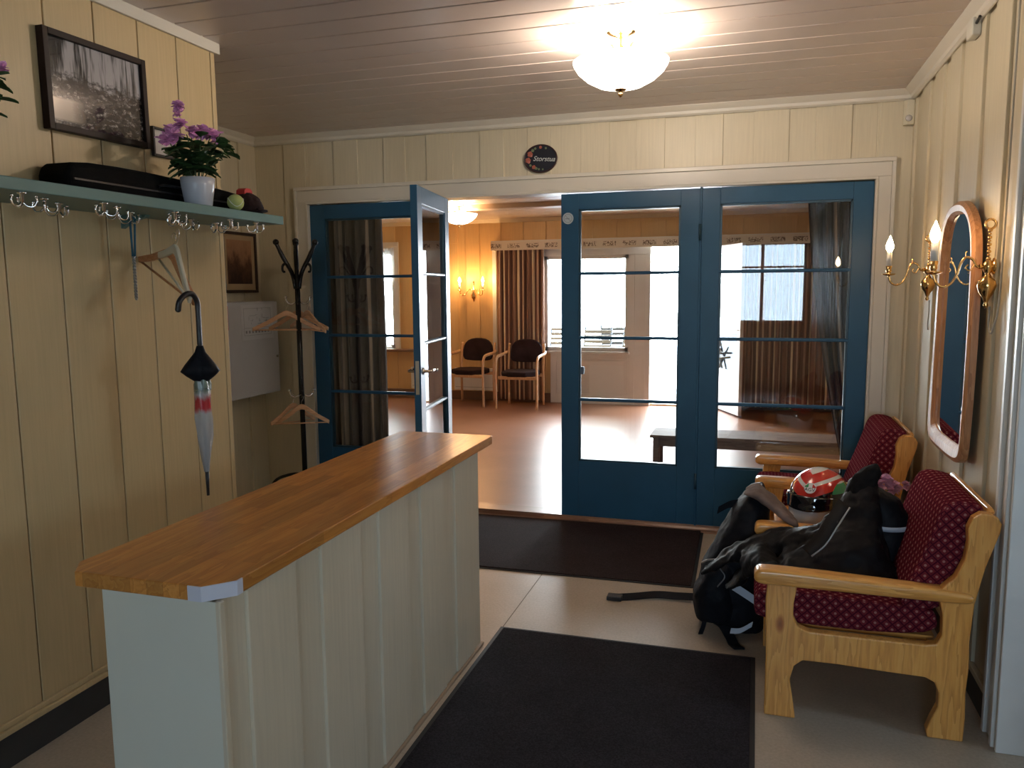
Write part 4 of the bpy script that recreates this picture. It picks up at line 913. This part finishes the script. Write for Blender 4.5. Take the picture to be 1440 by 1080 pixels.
wh = ['leftmost chrome coat hook under the green shelf', 'second chrome coat hook from the left', 'third chrome coat hook from the left, nearer the wall', 'fourth chrome coat hook from the left, at the shelf front', 'fifth chrome coat hook from the left', 'chrome coat hook holding the blue cord', 'chrome coat hook just left of the wooden hangers, at the shelf front', 'chrome coat hook holding the wooden hangers', 'chrome coat hook right behind the hangers, nearer the wall', 'chrome coat hook close to the wall edge', 'chrome coat hook second from the right end of the shelf', 'chrome coat hook at the right end of the shelf']
for i, (x, y) in enumerate(HK):
    o = hk if i == 0 else dup(hk); o.location = (x, y, ZT-0.036); o.rotation_euler = (0, 0, i*0.7); o['label'] = wh[i]

# things on the shelf
cs = empty('instrument_case', (-2.20, 2.60, ZT), 'long black padded case lying on the green shelf against the wall', 'case')
b = B(); prism(b, smoothpts([(2.11, ZT), (2.11, ZT+0.085), (2.15, ZT+0.112), (2.40, ZT+0.120), (2.75, ZT+0.112), (3.02, ZT+0.098), (3.06, ZT+0.085), (3.06, ZT)], 1), 'x', -2.30, -2.165)
o = loc_parent(finish('body', b, darkcloth('black_case_cloth', (0.004, 0.004, 0.004), 0.95)), cs); m = o.modifiers.new('bevel', 'BEVEL'); m.width = 0.018; m.segments = 3
b = B(); box(b, -2.166, -2.160, 2.13, 3.04, ZT+0.048, ZT+0.054); loc_parent(finish('zip', b, 'black'), cs)
b = B(); tube(b, spline([(-2.160, 2.52, ZT+0.07), (-2.150, 2.54, ZT+0.075), (-2.150, 2.64, ZT+0.075), (-2.160, 2.66, ZT+0.07)]), 0.006, 6); loc_parent(finish('handle', b, 'black'), cs)
plant('potted_plant', (-2.085, 2.645, ZT), 'pink-flowered plant in a pale grey pot at the middle of the green shelf', 0.064, 0.112, 14, 0.135, 0.175, 0.064,
      [((-0.05, -0.075, 0.275), 0.040), ((-0.02, -0.10, 0.255), 0.045), ((-0.03, -0.13, 0.235), 0.040), ((0.0, -0.085, 0.30), 0.035), ((-0.02, 0.015, 0.29), 0.035), ((0.0, 0.055, 0.292), 0.045), ((0.02, 0.09, 0.285), 0.042), ((0.0, 0.125, 0.275), 0.032), ((-0.03, -0.05, 0.375), 0.030), ((-0.03, -0.055, 0.345), 0.022)], 'petal', 11, nleaf=150, bare=0.1)
plant('potted_plant', (-2.06, 1.665, ZT), 'pink-flowered plant at the left edge of the picture on the green shelf', 0.064, 0.115, 11, 0.13, 0.17, 0.060,
      [((0.02, 0.05, 0.345), 0.045), ((0.0, 0.09, 0.335), 0.045), ((0.0, 0.03, 0.37), 0.04), ((0.02, 0.12, 0.30), 0.03), ((-0.04, 0.06, 0.35), 0.04)], 'petal', 21, nleaf=200, bare=0.0)
cp = empty('cap', (-2.075, 2.93, ZT), 'dark cap with a red patch at the right end of the green shelf', 'cap')
b = B(); bmesh.ops.create_uvsphere(b, u_segments=24, v_segments=14, radius=1, matrix=Matrix.Translation((0, 0, 0.02)) @ Matrix.Diagonal((0.072, 0.075, 0.070, 1)))
for v in b.verts: v.co.z = max(v.co.z, 0.001)
o = finish('crown', b, darkcloth('dark_cap_cloth', (0.018, 0.010, 0.010)), cp, True); cloth(o, 0.006, 0.014, 0.05, 1)
b = B(); lathe(b, [(0.0, 0.006), (0.105, 0.012), (0.105, 0.017), (0, 0.016)], (-0.02, 0.0, 0), 20, None, -0.3, 1.7); finish('peak', b, darkcloth('dark_cap_peak', (0.018, 0.010, 0.010)), cp, True)
b = B(); prism(b, smoothpts([(-0.035, 0.07), (0.025, 0.07), (0.02, 0.104), (-0.03, 0.104)], 1), 'x', -0.02, 0.02); finish('red_patch', b, plain('red_patch', (0.42, 0.02, 0.015), 0.7), cp)
tbll = empty('tennis_ball', (-2.03, 2.80, ZT+0.033), 'yellow-green tennis ball on the green shelf beside the pot', 'ball')
b = B(); ball(b, (0, 0, 0), 0.033, sub=3); finish('felt', b, plain('tennis_felt', (0.42, 0.46, 0.16), 0.95, bump=0.4, nscale=30), tbll, True)
b = B(); tube(b, [(0.0335*math.cos(t)*math.cos(0.55*math.sin(2*t)), 0.0335*math.sin(t)*math.cos(0.55*math.sin(2*t)), 0.0335*math.sin(0.55*math.sin(2*t))) for t in [2*PI*i/60 for i in range(61)]], 0.0012, 5, False); finish('seam', b, 'white', tbll)

# ---- pictures
def picmat_bw():
    q = NM('black_and_white_photograph'); q.set(0.12, 0, 0.5); q.b.inputs['Coat Weight'].default_value = 1.0; q.b.inputs['Coat Roughness'].default_value = 0.02
    s = q.n('SeparateXYZ'); q.l(q.map(src='Generated'), s.inputs[0])
    yy, zz = s.outputs[1], s.outputs[2]
    sp = q.noise(q.map((1, 13, 0.9), 'Generated'), 1.3, 3, 0.6)       # upright trees
    gnd = q.noise(q.map((1, 7, 9), 'Generated'), 2.2, 6, 0.75)
    sky = q.ramp(sp, [(0.42, (0.02, 0.02, 0.02)), (0.50, (0.25, 0.24, 0.24)), (0.56, (0.42, 0.40, 0.41))])
    dark = q.ramp(gnd, [(0.40, (0.008, 0.007, 0.006)), (0.55, (0.06, 0.05, 0.045)), (0.66, (0.40, 0.37, 0.35))])
    lv = q.math('ADD', zz, q.math('MULTIPLY', q.math('SUBTRACT', gnd, 0.5), 0.5))
    mtn = q.ramp(lv, [(0.52, (0, 0, 0)), (0.62, (1, 1, 1))])
    c = q.mix(mtn, dark, sky)
    wl = q.ramp(q.math('ADD', yy, q.math('MULTIPLY', gnd, 0.15)), [(0.28, (1, 1, 1)), (0.42, (0, 0, 0))])
    wz = q.ramp(zz, [(0.05, (0, 0, 0)), (0.08, (1, 1, 1)), (0.30, (1, 1, 1)), (0.33, (0, 0, 0))])
    c = q.mix(q.math('MULTIPLY', q.n('RGBToBW').outputs[0], 0.0), c, c)
    lake = q.mix(1.0, wl, wz, 'MULTIPLY'); c = q.mix(lake, c, (0.50, 0.42, 0.34)); q.col(c); return q.m
def picture(name, label, cat, x, y0, y1, z0, z1, fw, depth, framec, pm, mount=0.0, skew=0.0):
    e = empty(name, (x, y0, z0), label, cat); W, H = y1-y0, z1-z0
    for nm_, pts in (('side', 0),):
        b = B()
        for a0, a1, c0, c1 in ((0, fw, 0, H), (W-fw, W, 0, H), (fw, W-fw, 0, fw), (fw, W-fw, H-fw, H)): box(b, 0, depth, a0, a1, c0, c1)
        finish('frame', b, framec, e, bevel=0.002)
    b = B(); box(b, 0.0, depth*0.55, fw-0.002, W-fw+0.002, fw-0.002, H-fw+0.002)
    o = finish('mount' if mount else 'print', b, plain('aged_mount', (0.38, 0.27, 0.15), 0.6) if mount else pm, e)
    if mount: b = B(); box(b, 0.0, depth*0.58, fw+mount, W-fw-mount, fw+mount*1.2, H-fw-mount); finish('print', b, pm, e)
    e.rotation_euler = (skew, 0, 0); return e
picture('framed_photograph', 'large dark framed black and white photograph above the green shelf', 'picture', XL+0.001, 2.165, 2.632, 2.098, 2.43, 0.022, 0.030, plain('dark_brown_frame', (0.016, 0.007, 0.005), 0.5, spec=0.2), picmat_bw(), skew=0.012)
picture('small_picture_frame', 'small dark framed card half hidden behind the pink flowers of the shelf plant', 'picture', XL+0.001, 2.665, 2.79, 2.085, 2.20, 0.010, 0.015, plain('black_frame', (0.012, 0.010, 0.010), 0.35), plain('white_card', (0.55, 0.52, 0.50), 0.5, var=0.1, nscale=20))
def picmat_brown():
    q = NM('brown_engraving'); q.set(0.5, 0, 0.4)
    n1 = q.noise(q.map((1, 3.0, 2.2), 'Generated'), 1.6, 5, 0.65)
    s = q.n('SeparateXYZ'); q.l(q.map(src='Generated'), s.inputs[0])
    f = q.math('ADD', q.math('MULTIPLY', s.outputs[2], 0.55), q.math('MULTIPLY', n1, 0.7))
    q.col(q.ramp(f, [(0.40, (0.035, 0.014, 0.008)), (0.58, (0.11, 0.045, 0.022)), (0.72, (0.28, 0.14, 0.07)), (0.9, (0.34, 0.18, 0.09))])); return q.m
picture('framed_engraving', 'small brown framed engraving on the recess wall below the end of the coat shelf', 'picture', XREC+0.016, 4.60, 4.985, 1.535, 1.955, 0.020, 0.025, plain('dark_frame', (0.03, 0.014, 0.010), 0.3), picmat_brown(), 0.035)

# ---- white wall cabinet in the recess
wc = empty('fuse_cabinet', (XREC+0.014, 4.36, 0.82), 'white metal wall cabinet with a drawing taped on its door in the recess', 'cabinet')
D_ = 0.178; W = 0.62; H = 0.655
b = B(); box(b, 0, D_-0.022, 0, W, 0, H); finish('body', b, plain('white_enamel', (0.52, 0.50, 0.50), 0.35, var=0.02), wc, bevel=0.005)
b = B(); box(b, D_-0.020, D_, 0.003, W-0.003, 0.003, H-0.003); dr = finish('door', b, plain('white_enamel_door', (0.54, 0.52, 0.52), 0.35, var=0.02), wc, bevel=0.004)
b = B(); box(b, D_, D_+0.0015, 0.19, 0.555, 0.395, 0.635); pp = finish('wiring_plan', b, plain('white_paper', (0.62, 0.60, 0.60), 0.6, var=0.01), dr)
b = B(); random.seed(9)
for k in range(26):
    y = random.uniform(0.25, 0.50); z = random.uniform(0.50, 0.60)
    if k % 2: box(b, D_+0.0015, D_+0.0020, y, y+random.uniform(0.02, 0.08), z, z+0.0022)
    else: box(b, D_+0.0015, D_+0.0020, y, y+0.0022, z, z+random.uniform(0.01, 0.03))
for k in range(8): box(b, D_+0.0015, D_+0.0020, 0.235+k*0.036, 0.252+k*0.036, 0.440, 0.458)
for y0, y1, z0, z1 in ((0.22, 0.53, 0.425, 0.427), (0.22, 0.53, 0.475, 0.477), (0.22, 0.222, 0.425, 0.61), (0.528, 0.53, 0.425, 0.61), (0.22, 0.53, 0.608, 0.61)): box(b, D_+0.0015, D_+0.0020, y0, y1, z0, z1)
finish('drawing', b, plain('pencil_grey', (0.25, 0.24, 0.24), 0.6), pp)
b = B(); box(b, D_, D_+0.0012, 0.012, 0.055, 0.47, 0.63); wl_ = finish('warning_label', b, plain('red_label', (0.45, 0.05, 0.03), 0.5), dr)
b = B()
for k in range(6): box(b, D_+0.0012, D_+0.0016, 0.018, 0.048, 0.485+k*0.022, 0.495+k*0.022)
finish('label_lines', b, plain('label_yellow', (0.6, 0.5, 0.3), 0.5), wl_)
b = B(); lathe(b, [(0, 0), (0.010, 0), (0.009, 0.006), (0, 0.006)], (D_, 0.59, 0.26), 14, Matrix.Rotation(PI/2, 4, 'Y')); finish('lock', b, 'chrome', dr, True)

# ---- hangers
def hanger(label, mat, loc, rotz=0, tilt=0.0, W=0.43, group=None, hookmat='chrome', bar=True, thick=0.012):
    """origin at the top of the wire hook; shoulders along local x"""
    e = empty('clothes_hanger', loc, label, 'hanger', group, rotz); e.rotation_euler = (0, tilt, rotz)
    b = B(); tube(b, spline([(-0.014, 0, -0.022), (-0.012, 0, -0.004), (0.0, 0, 0.004), (0.013, 0, -0.005), (0.014, 0, -0.022), (0.004, 0, -0.038), (0, 0, -0.050), (0, 0, -0.075)], 6), 0.0016, 6); finish('wire_hook', b, hookmat, e, True)
    b = B(); hw = W/2; zt = -0.062
    pts = [(0, zt+0.004), (0.022, zt-0.002), (hw*0.6, zt-0.068), (hw, zt-0.112), (hw-0.004, zt-0.136), (hw*0.6, zt-0.098), (0.02, zt-0.036), (0, zt-0.032)]
    pts = pts+[(-x, z) for x, z in pts[-2:0:-1]]
    prism(b, pts, 'y', -thick/2, thick/2); finish('shoulders', b, mat, e, bevel=0.004)
    if bar: b = B(); tube(b, [(-hw+0.015, 0, zt-0.126), (hw-0.015, 0, zt-0.126)], 0.0045, 8); finish('trouser_bar', b, mat, e, True)
    return e
# two hangers on the shelf hook
ghx, ghy = -2.095, 2.50
hanger('brown wooden hanger on the shelf hook, behind the white one', 'hangerdark', (-2.070, 2.480, 1.760), math.radians(-20), math.radians(24), 0.42, None, thick=0.018)
hanger('off-white wooden hanger on the shelf hook, carrying the umbrella', plain('ivory_lacquer', (0.55, 0.50, 0.38), 0.3), (-1.985, 2.398, 1.766), math.radians(-32), math.radians(27), 0.38, None, thick=0.014)

# ---- coat stand
csx, csy = -2.93, 4.66
cst = empty('coat_stand', (csx, csy, 0), 'black metal coat stand with curled arms in the corner by the blue door', 'coat stand')
b = B(); tube(b, [(0, 0, 0.22), (0, 0, 1.62)], 0.017, 12); finish('pole', b, 'blackmetal', cst, True)
for k in range(4):
    a = PI/2*k+0.56; c, s = math.cos(a), math.sin(a)
    b = B(); tube(b, spline([(0.014*c, 0.014*s, 0.30), (0.10*c, 0.10*s, 0.30), (0.20*c, 0.20*s, 0.26), (0.265*c, 0.265*s, 0.12), (0.27*c, 0.27*s, 0.012)], 6), 0.010, 8); finish('foot', b, 'blackmetal', cst, True)
    b = B(); tube(b, spline([(0.012*c, 0.012*s, 1.56), (0.030*c, 0.030*s, 1.66), (0.085*c, 0.085*s, 1.77), (0.125*c, 0.125*s, 1.86)], 6), [0.013, 0.014, 0.015, 0.013], 8); ball(b, (0.125*c, 0.125*s, 1.865), 0.021, sub=2); finish('upper_arm', b, 'blackmetal', cst, True)
    a2 = a+PI/4; c, s = math.cos(a2), math.sin(a2)
    b = B(); tube(b, spline([(0.012*c, 0.012*s, 1.60), (0.05*c, 0.05*s, 1.66), (0.095*c, 0.095*s, 1.72), (0.125*c, 0.125*s, 1.71), (0.125*c, 0.125*s, 1.675), (0.108*c, 0.108*s, 1.672)], 6), 0.006, 7); finish('curl', b, 'blackmetal', cst, True)
for z in (1.47, 0.845):
    for k in range(4):
        a = PI/2*k+0.6; c, s = math.cos(a), math.sin(a)
        b = B(); tube(b, spline([(0.015*c, 0.015*s, z), (0.045*c, 0.045*s, z-0.012), (0.070*c, 0.070*s, z+0.004), (0.078*c, 0.078*s, z+0.030)], 5), 0.0055, 7); ball(b, (0.078*c, 0.078*s, z+0.034), 0.011, sub=2); finish('hook', b, 'blackmetal' if k % 2 else 'chrome', cst, True)
def hk4(k, z): a = PI/2*k+0.6; return (csx+0.062*math.cos(a), csy+0.062*math.sin(a), z+0.005)
G = 'hangers on the coat stand'
hanger('wooden hanger on the coat stand, upper ring, pointing towards the white cabinet', 'hanger', (csx-0.058, csy-0.05, 1.475), math.radians(35), 0.02, 0.44, G)
hanger('wooden hanger on the coat stand, upper ring, right side', 'hanger', hk4(0, 1.47), math.radians(-25), 0.05, 0.42, G)
hanger('pale wooden hanger on the coat stand, upper ring, at the back', 'hanger', hk4(1, 1.47), math.radians(12), 0.0, 0.42, G)
hanger('wooden hanger on the lower ring of the coat stand, front one', 'hanger', (csx+0.03, csy-0.058, 0.85), math.radians(20), -0.02, 0.36, G)
hanger('wooden hanger on the lower ring of the coat stand, turned edge-on behind the other', 'hanger', (csx-0.055, csy-0.02, 0.85), math.radians(68), 0.03, 0.36, G)

# ---- umbrella hooked over the white hanger
ux, uy, uz = -1.905, 2.380, 1.534
um = empty('umbrella', (ux, uy, uz), 'closed see-through umbrella with red print and black handle hanging from the white hanger', 'umbrella')
um.scale = (0.93, 0.93, 0.94)
b = B(); tube(b, spline([(-0.020, -0.085, -0.05), (-0.014, -0.082, -0.02), (-0.008, -0.055, 0.004), (0, -0.028, 0.006), (0, -0.004, -0.02), (0, 0.0, -0.06), (0, 0.0, -0.17), (0, 0, -0.20)], 7), [0.011, 0.0105, 0.0105, 0.0105, 0.010, 0.009], 12); ball(b, (-0.020, -0.085, -0.05), 0.0115, sub=2); finish('handle', b, 'black', um, True)
b = B(); tube(b, [(0, 0, -0.18), (0, 0, -0.76)], 0.004, 8); tube(b, [(0, 0, -0.66), (0, 0, -0.775)], [0.008, 0.006], 10); finish('shaft', b, 'black', um, True)
b = B(); n = 24; rings = []
for (r, z, am) in ((0.012, -0.19, 0.1), (0.020, -0.215, 0.2), (0.050, -0.262, 0.55), (0.062, -0.285, 0.6), (0.046, -0.305, 0.5), (0.026, -0.325, 0.2)):
    rings.append([b.verts.new((r*(1+am*0.5*math.cos(3*2*PI*k/n))*math.cos(2*PI*k/n), r*(1+am*0.5*math.cos(3*2*PI*k/n))*math.sin(2*PI*k/n), z)) for k in range(n)])
for a, c in zip(rings, rings[1:]):
    for k in range(n): b.faces.new((a[k], a[(k+1) % n], c[(k+1) % n], c[k]))
finish('canopy_edge', b, 'bag', um, True)
def umb_mat():
    q = NM('clear_umbrella_film'); q.set(0.25, 0, 0.6, Alpha=0.75)
    s = q.n('SeparateXYZ'); q.l(q.map(), s.inputs[0]); n1 = q.noise(q.map((14, 14, 5)), 3, 2)
    z = q.math('ADD', s.outputs[2], q.math('MULTIPLY', n1, 0.05))
    q.col(q.ramp(q.math('MULTIPLY', z, -1.0), [(0.0, (0.5, 0.5, 0.5)), (0.335, (0.10, 0.16, 0.12)), (0.350, (0.52, 0.50, 0.50)), (0.368, (0.55, 0.01, 0.03)), (0.405, (0.55, 0.02, 0.04)), (0.425, (0.50, 0.50, 0.50)), (0.60, (0.40, 0.40, 0.41))], 'LINEAR')); return q.m
b = B(); rings = []
for (r, z) in ((0.026, -0.315), (0.030, -0.34), (0.027, -0.40), (0.031, -0.47), (0.028, -0.54), (0.018, -0.61), (0.009, -0.68)):
    rings.append([b.verts.new((r*(1+0.16*math.cos(5*2*PI*k/n+z*30))*math.cos(2*PI*k/n), r*(1+0.16*math.cos(5*2*PI*k/n+z*30))*math.sin(2*PI*k/n), z)) for k in range(n)])
for a, c in zip(rings, rings[1:]):
    for k in range(n): b.faces.new((a[k], a[(k+1) % n], c[(k+1) % n], c[k]))
finish('canopy', b, umb_mat(), um, True)
# ---- cord with a twisted rod
cd_ = empty('shoehorn', (-2.17, 2.38, ZT-0.08), 'thin grey rod hanging by a looped blue cord under the green shelf', 'shoehorn')
b = B(); tube(b, [(-0.006, 0, 0.02), (-0.004, 0, -0.12)], 0.004, 6); tube(b, [(0.008, 0.008, 0.02), (0.002, 0.004, -0.12)], 0.004, 6); tube(b, [(-0.006, 0, 0.02), (0.001, 0.004, 0.028), (0.008, 0.008, 0.02)], 0.004, 6); finish('cord', b, 'cord', cd_, True)
b = B()
for ph in (0, PI): tube(b, [(0.0035*math.cos(t*0.9+ph), 0.0035*math.sin(t*0.9+ph), -0.115-t*0.0032) for t in range(50)], 0.0035, 6)
finish('rod', b, plain('dull_metal_rod', (0.35, 0.34, 0.32), 0.4, 0.8), cd_, True)

# ================================================================== HALL OBJECTS
def hall_chair():
    e = empty('padded_armchair', (0, 0, 0))
    def leg(s):
        b = B()   # laminated leg and arm: front leg curving into the armrest and down the back
        tube(b, spline([(s*0.27, -0.25, 0), (s*0.27, -0.255, 0.35), (s*0.27, -0.25, 0.56), (s*0.27, -0.20, 0.645), (s*0.27, -0.10, 0.665), (s*0.27, 0.14, 0.675), (s*0.26, 0.21, 0.69)], 6), 0.021, 8, flat=0.75); finish('armrest_leg', b, 'beech', e, True)
        b = B(); tube(b, spline([(s*0.235, 0.20, 0.0), (s*0.235, 0.19, 0.40), (s*0.235, 0.21, 0.62), (s*0.235, 0.25, 0.80)], 6), 0.020, 8, flat=0.8); finish('leg', b, 'beech', e, True)
    leg(-1); leg(1)
    for y0 in (-0.235, 0.18):
        b = B(); box(b, -0.25, 0.25, y0, y0+0.02, 0.375, 0.415); finish('rail', b, 'beech', e, bevel=0.004)
    b = B(); prism(b, smoothpts([(-0.235, -0.26), (0.235, -0.26), (0.22, 0.20), (-0.22, 0.20)], 1), 'z', 0.41, 0.475); o = finish('seat', b, 'blackfabric', e); m = o.modifiers.new('bevel', 'BEVEL'); m.width = 0.02; m.segments = 3
    b = B(); prism(b, smoothpts([(-0.215, 0.58), (-0.215, 0.74), (-0.17, 0.82), (-0.08, 0.86), (0.08, 0.86), (0.17, 0.82), (0.215, 0.74), (0.215, 0.58), (0.12, 0.56), (-0.12, 0.56)], 1), 'y', 0.185, 0.225)
    for v in b.verts: v.co.y += (v.co.z-0.55)*0.13
    o = finish('backrest', b, 'blackfabric', e); m = o.modifiers.new('bevel', 'BEVEL'); m.width = 0.014; m.segments = 3
    return e
hc = hall_chair(); hc.location = (-2.86, 9.70, ZH); tag(hc, 'beech armchair with dark padding in front of the striped curtain in the hall', 'chair', 'padded armchairs along the hall wall')
dup(hc, (-3.58, 9.80, ZH), math.radians(-4), 'beech armchair with dark padding under the hall wall lamp')
# radiators
for i, (x0, x1, lb) in enumerate(((-3.95, -3.36, 'low white radiator behind the left hall armchair'), (-4.60, -4.20, 'low white radiator on the hall wall by the open blue door'))):
    r = empty('radiator', (x0, YF-0.06, 0.17), lb, 'radiator')
    b = B(); box(b, 0, x1-x0, -0.03, 0.03, 0, 0.30); finish('panel', b, 'white', r, bevel=0.006)
    b = B(); box(b, 0.02, x1-x0-0.02, -0.033, -0.03, 0.26, 0.265); box(b, 0.02, x1-x0-0.02, -0.033, -0.03, 0.04, 0.045); finish('grille', b, plain('grey_grille', (0.3, 0.3, 0.3), 0.5), r)
ol = empty('wall_socket', (-3.50, YF-0.014, 0.72), 'white double wall socket between the hall armchairs', 'socket')
b = B(); box(b, -0.04, 0.04, -0.03, 0, -0.075, 0.075); finish('cover', b, 'white', ol, bevel=0.006)
b = B()
for z in (-0.035, 0.035): lathe(b, [(0, 0), (0.022, 0), (0.020, 0.002), (0, 0.002)], (0, -0.030, z), 16, Matrix.Rotation(PI/2, 4, 'X'))
finish('outlet', b, plain('socket_grey', (0.35, 0.35, 0.35), 0.4), ol)
# hall sconce with two candles
hs = empty('hall_sconce', (-3.66, YF-0.014, 1.52), 'glowing brass two-candle wall lamp on the far wall of the hall', 'wall lamp')
b = B(); lathe(b, [(0, -0.15), (0.008, -0.14), (0.012, -0.12), (0.035, -0.09), (0.040, -0.06), (0.02, -0.02), (0.024, 0.01), (0.01, 0.03), (0.012, 0.12), (0, 0.14)], (0, -0.04, 0), 20); finish('body', b, 'brass', hs, True)
for s in (-1, 1):
    b = B(); tube(b, spline([(0, -0.05, 0), (s*0.05, -0.08, 0.02), (s*0.10, -0.11, -0.05), (s*0.15, -0.13, -0.05), (s*0.165, -0.14, 0.0)], 6), 0.006, 7); lathe(b, [(0, 0), (0.03, 0.006), (0.028, 0.012), (0.012, 0.012), (0.012, 0.03), (0, 0.03)], (s*0.165, -0.14, 0), 14); finish('arm', b, 'brass', hs, True)
    b = B(); lathe(b, [(0, 0.03), (0.013, 0.03), (0.013, 0.10), (0, 0.10)], (s*0.165, -0.14, 0), 12); cd = finish('candle_sleeve', b, 'white', hs, True)
    b = B(); lathe(b, [(0, 0.10), (0.016, 0.12), (0.019, 0.135), (0.012, 0.16), (0, 0.185)], (s*0.165, -0.14, 0), 14); finish('bulb', b, bulbmat, cd, True)
    point('sconce_light', (-3.66+s*0.165, YF-0.19, 1.66), (1.0, 0.55, 0.22), 9, 0.02)
ceiling_lamp('hall_ceiling_lamp', (-3.15, 8.3, ZHC), 0.20, 0.16, 'glowing white glass ceiling lamp in the hall, seen above the open doorway', 3, 5.0, (1.0, 0.58, 0.28), mat=bowl('lit_hall_glass', 5.0))
point('hall_lamp_light', (-1.2, 7.2, 2.2), (1.0, 0.60, 0.30), 12, 0.10)
bpy.data.objects['hall_lamp_light'].location = (-3.15, 8.3, 2.33)
# curtains
def curtain(name, label, x0, x1, y, z0, z1, mat, folds=9, amp=0.035, tie=None, seed=1, cat='curtain', period=None, parent=None):
    random.seed(seed); nx, nz = folds*12, 26; b = B(); L = b.loops.layers.uv.new(); g = []
    ph = [random.uniform(0.8, 1.2) for _ in range(folds+1)]
    for j in range(nz+1):
        t = j/nz; row = []
        for i in range(nx+1):
            s = i/nx; xx = x0+(x1-x0)*s
            if tie: xx = tie(s, t, x0, x1)
            a = s*folds*2*PI; yy = y+amp*(0.5+0.5*(1-t))*math.sin(a+0.5*math.sin(3*t))*ph[int(s*folds)]+0.008*math.sin(a*2.3+t*4)
            row.append((b.verts.new((xx, yy, z1+(z0-z1)*t)), s))
        g.append(row)
    tw = abs(x1-x0)*1.5
    for r1, r2, j in zip(g, g[1:], range(nz)):
        for i in range(nx):
            f = b.faces.new((r1[i][0], r1[i+1][0], r2[i+1][0], r2[i][0]))
            for l, (s, t) in zip(f.loops, ((r1[i][1], j/nz), (r1[i+1][1], j/nz), (r2[i+1][1], (j+1)/nz), (r2[i][1], (j+1)/nz))): l[L].uv = (s*tw, t*2)
    o = finish(name, b, mat, parent, True, recalc=False)
    so = o.modifiers.new('solid', 'SOLIDIFY'); so.thickness = 0.003
    if label: tag(o, label, cat)
    return o
YC = YF-0.13
curtain('window_curtain', 'brown striped curtain left of the bright hall window, behind the armchair', -3.30, -2.66, YC, 0.07, 2.07, 'curtain', 10, 0.035, seed=2)
curtain('window_curtain', 'wide brown striped curtain at the right end of the hall, behind the right glazed panel', -0.28, 1.5, YC+0.02, 0.07, 2.07, 'curtain', 22, 0.035, seed=4)
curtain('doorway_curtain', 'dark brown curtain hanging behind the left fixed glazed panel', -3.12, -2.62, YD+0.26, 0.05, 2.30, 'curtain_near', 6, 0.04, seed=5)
def tie_r(s, t, x0, x1):
    k = min(1, t/0.85); xx = x0+(x1-x0)*s; left = x0+0.27*k**1.6+(0.0 if t < 0.85 else (t-0.85)*0.05)
    return left+(x1-left)*s
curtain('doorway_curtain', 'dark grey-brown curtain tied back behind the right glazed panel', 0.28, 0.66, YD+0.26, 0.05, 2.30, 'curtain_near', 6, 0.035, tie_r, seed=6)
def tie_s(s, t, x0, x1): return x0+(x1-x0)*s-(0.22*max(0, 1-abs(t-0.72)/0.4))*s
curtain('sheer_curtain', 'white sheer curtain at the left hall window', -5.6, -4.82, YF-0.08, 0.74, 2.12, 'sheer', 8, 0.02, tie_s, seed=8)
# pelmet with leaf pattern
def pelmet_mat():
    q = NM('pelmet_leaf_print'); q.set(0.6)
    n1 = q.noise(q.map((1, 1, 1)), 34, 2, 0.5); s = q.n('SeparateXYZ'); q.l(q.map(), s.inputs[0])
    gap = q.math('SINE', q.math('MULTIPLY', s.outputs[0], 25.0)); band = q.math('ABSOLUTE', q.math('SUBTRACT', s.outputs[2], 0.0))
    line = q.math('ABSOLUTE', q.math('SUBTRACT', n1, 0.5))
    f = q.math('MULTIPLY', q.math('LESS_THAN', line, 0.055), q.math('MULTIPLY', q.math('GREATER_THAN', gap, -0.5), q.math('LESS_THAN', band, 0.028)))
    q.col(q.mix(f, (0.66, 0.58, 0.46), (0.16, 0.11, 0.08))); return q.m
pe = empty('curtain_pelmet', (-3.36, YF-0.20, 2.10), 'long cream pelmet with a leaf print above the hall windows', 'pelmet')
b = B(); box(b, 0, 4.95, 0, 0.018, -0.055, 0.055); finish('front_board', b, pelmet_mat(), pe)
b = B(); box(b, 0, 4.95, -0.002, 0.19, 0.055, 0.068); box(b, 0, 0.018, 0.018, 0.19, -0.055, 0.055); finish('top_board', b, 'trim', pe)
b = B(); box(b, -3.40, -3.345, YF-0.03, YF-0.002, 0.69, 2.12); st('trim_19', b, 'trim', bevel=0.002)
# bench in the hall
bn = empty('bench', (-0.70, 5.76, ZH), 'brown wooden bench in the hall close behind the glazed doors', 'bench')
bw = wood('bench_wood', ((0.16, 0.085, 0.05), (0.24, 0.13, 0.08), (0.30, 0.18, 0.11)), 'x', 0.6, coat=0.0)
b = B(); box(b, -0.02, 1.45, -0.02, 0.32, 0.425, 0.447); finish('top', b, bw, bn, bevel=0.003)
for x in (0, 1.38):
    for y in (0.0, 0.26): b = B(); box(b, x, x+0.045, y, y+0.045, 0, 0.425); finish('leg', b, bw, bn, bevel=0.003)
b = B(); box(b, 0.045, 1.38, 0.008, 0.028, 0.36, 0.425); box(b, 0.01, 0.03, 0.045, 0.26, 0.36, 0.425); finish('apron', b, bw, bn)
for k in range(2): b = B(); box(b, 0.01, 0.03, 0.085+k*0.085, 0.13+k*0.085, 0.06, 0.36); finish('slat', b, bw, bn)
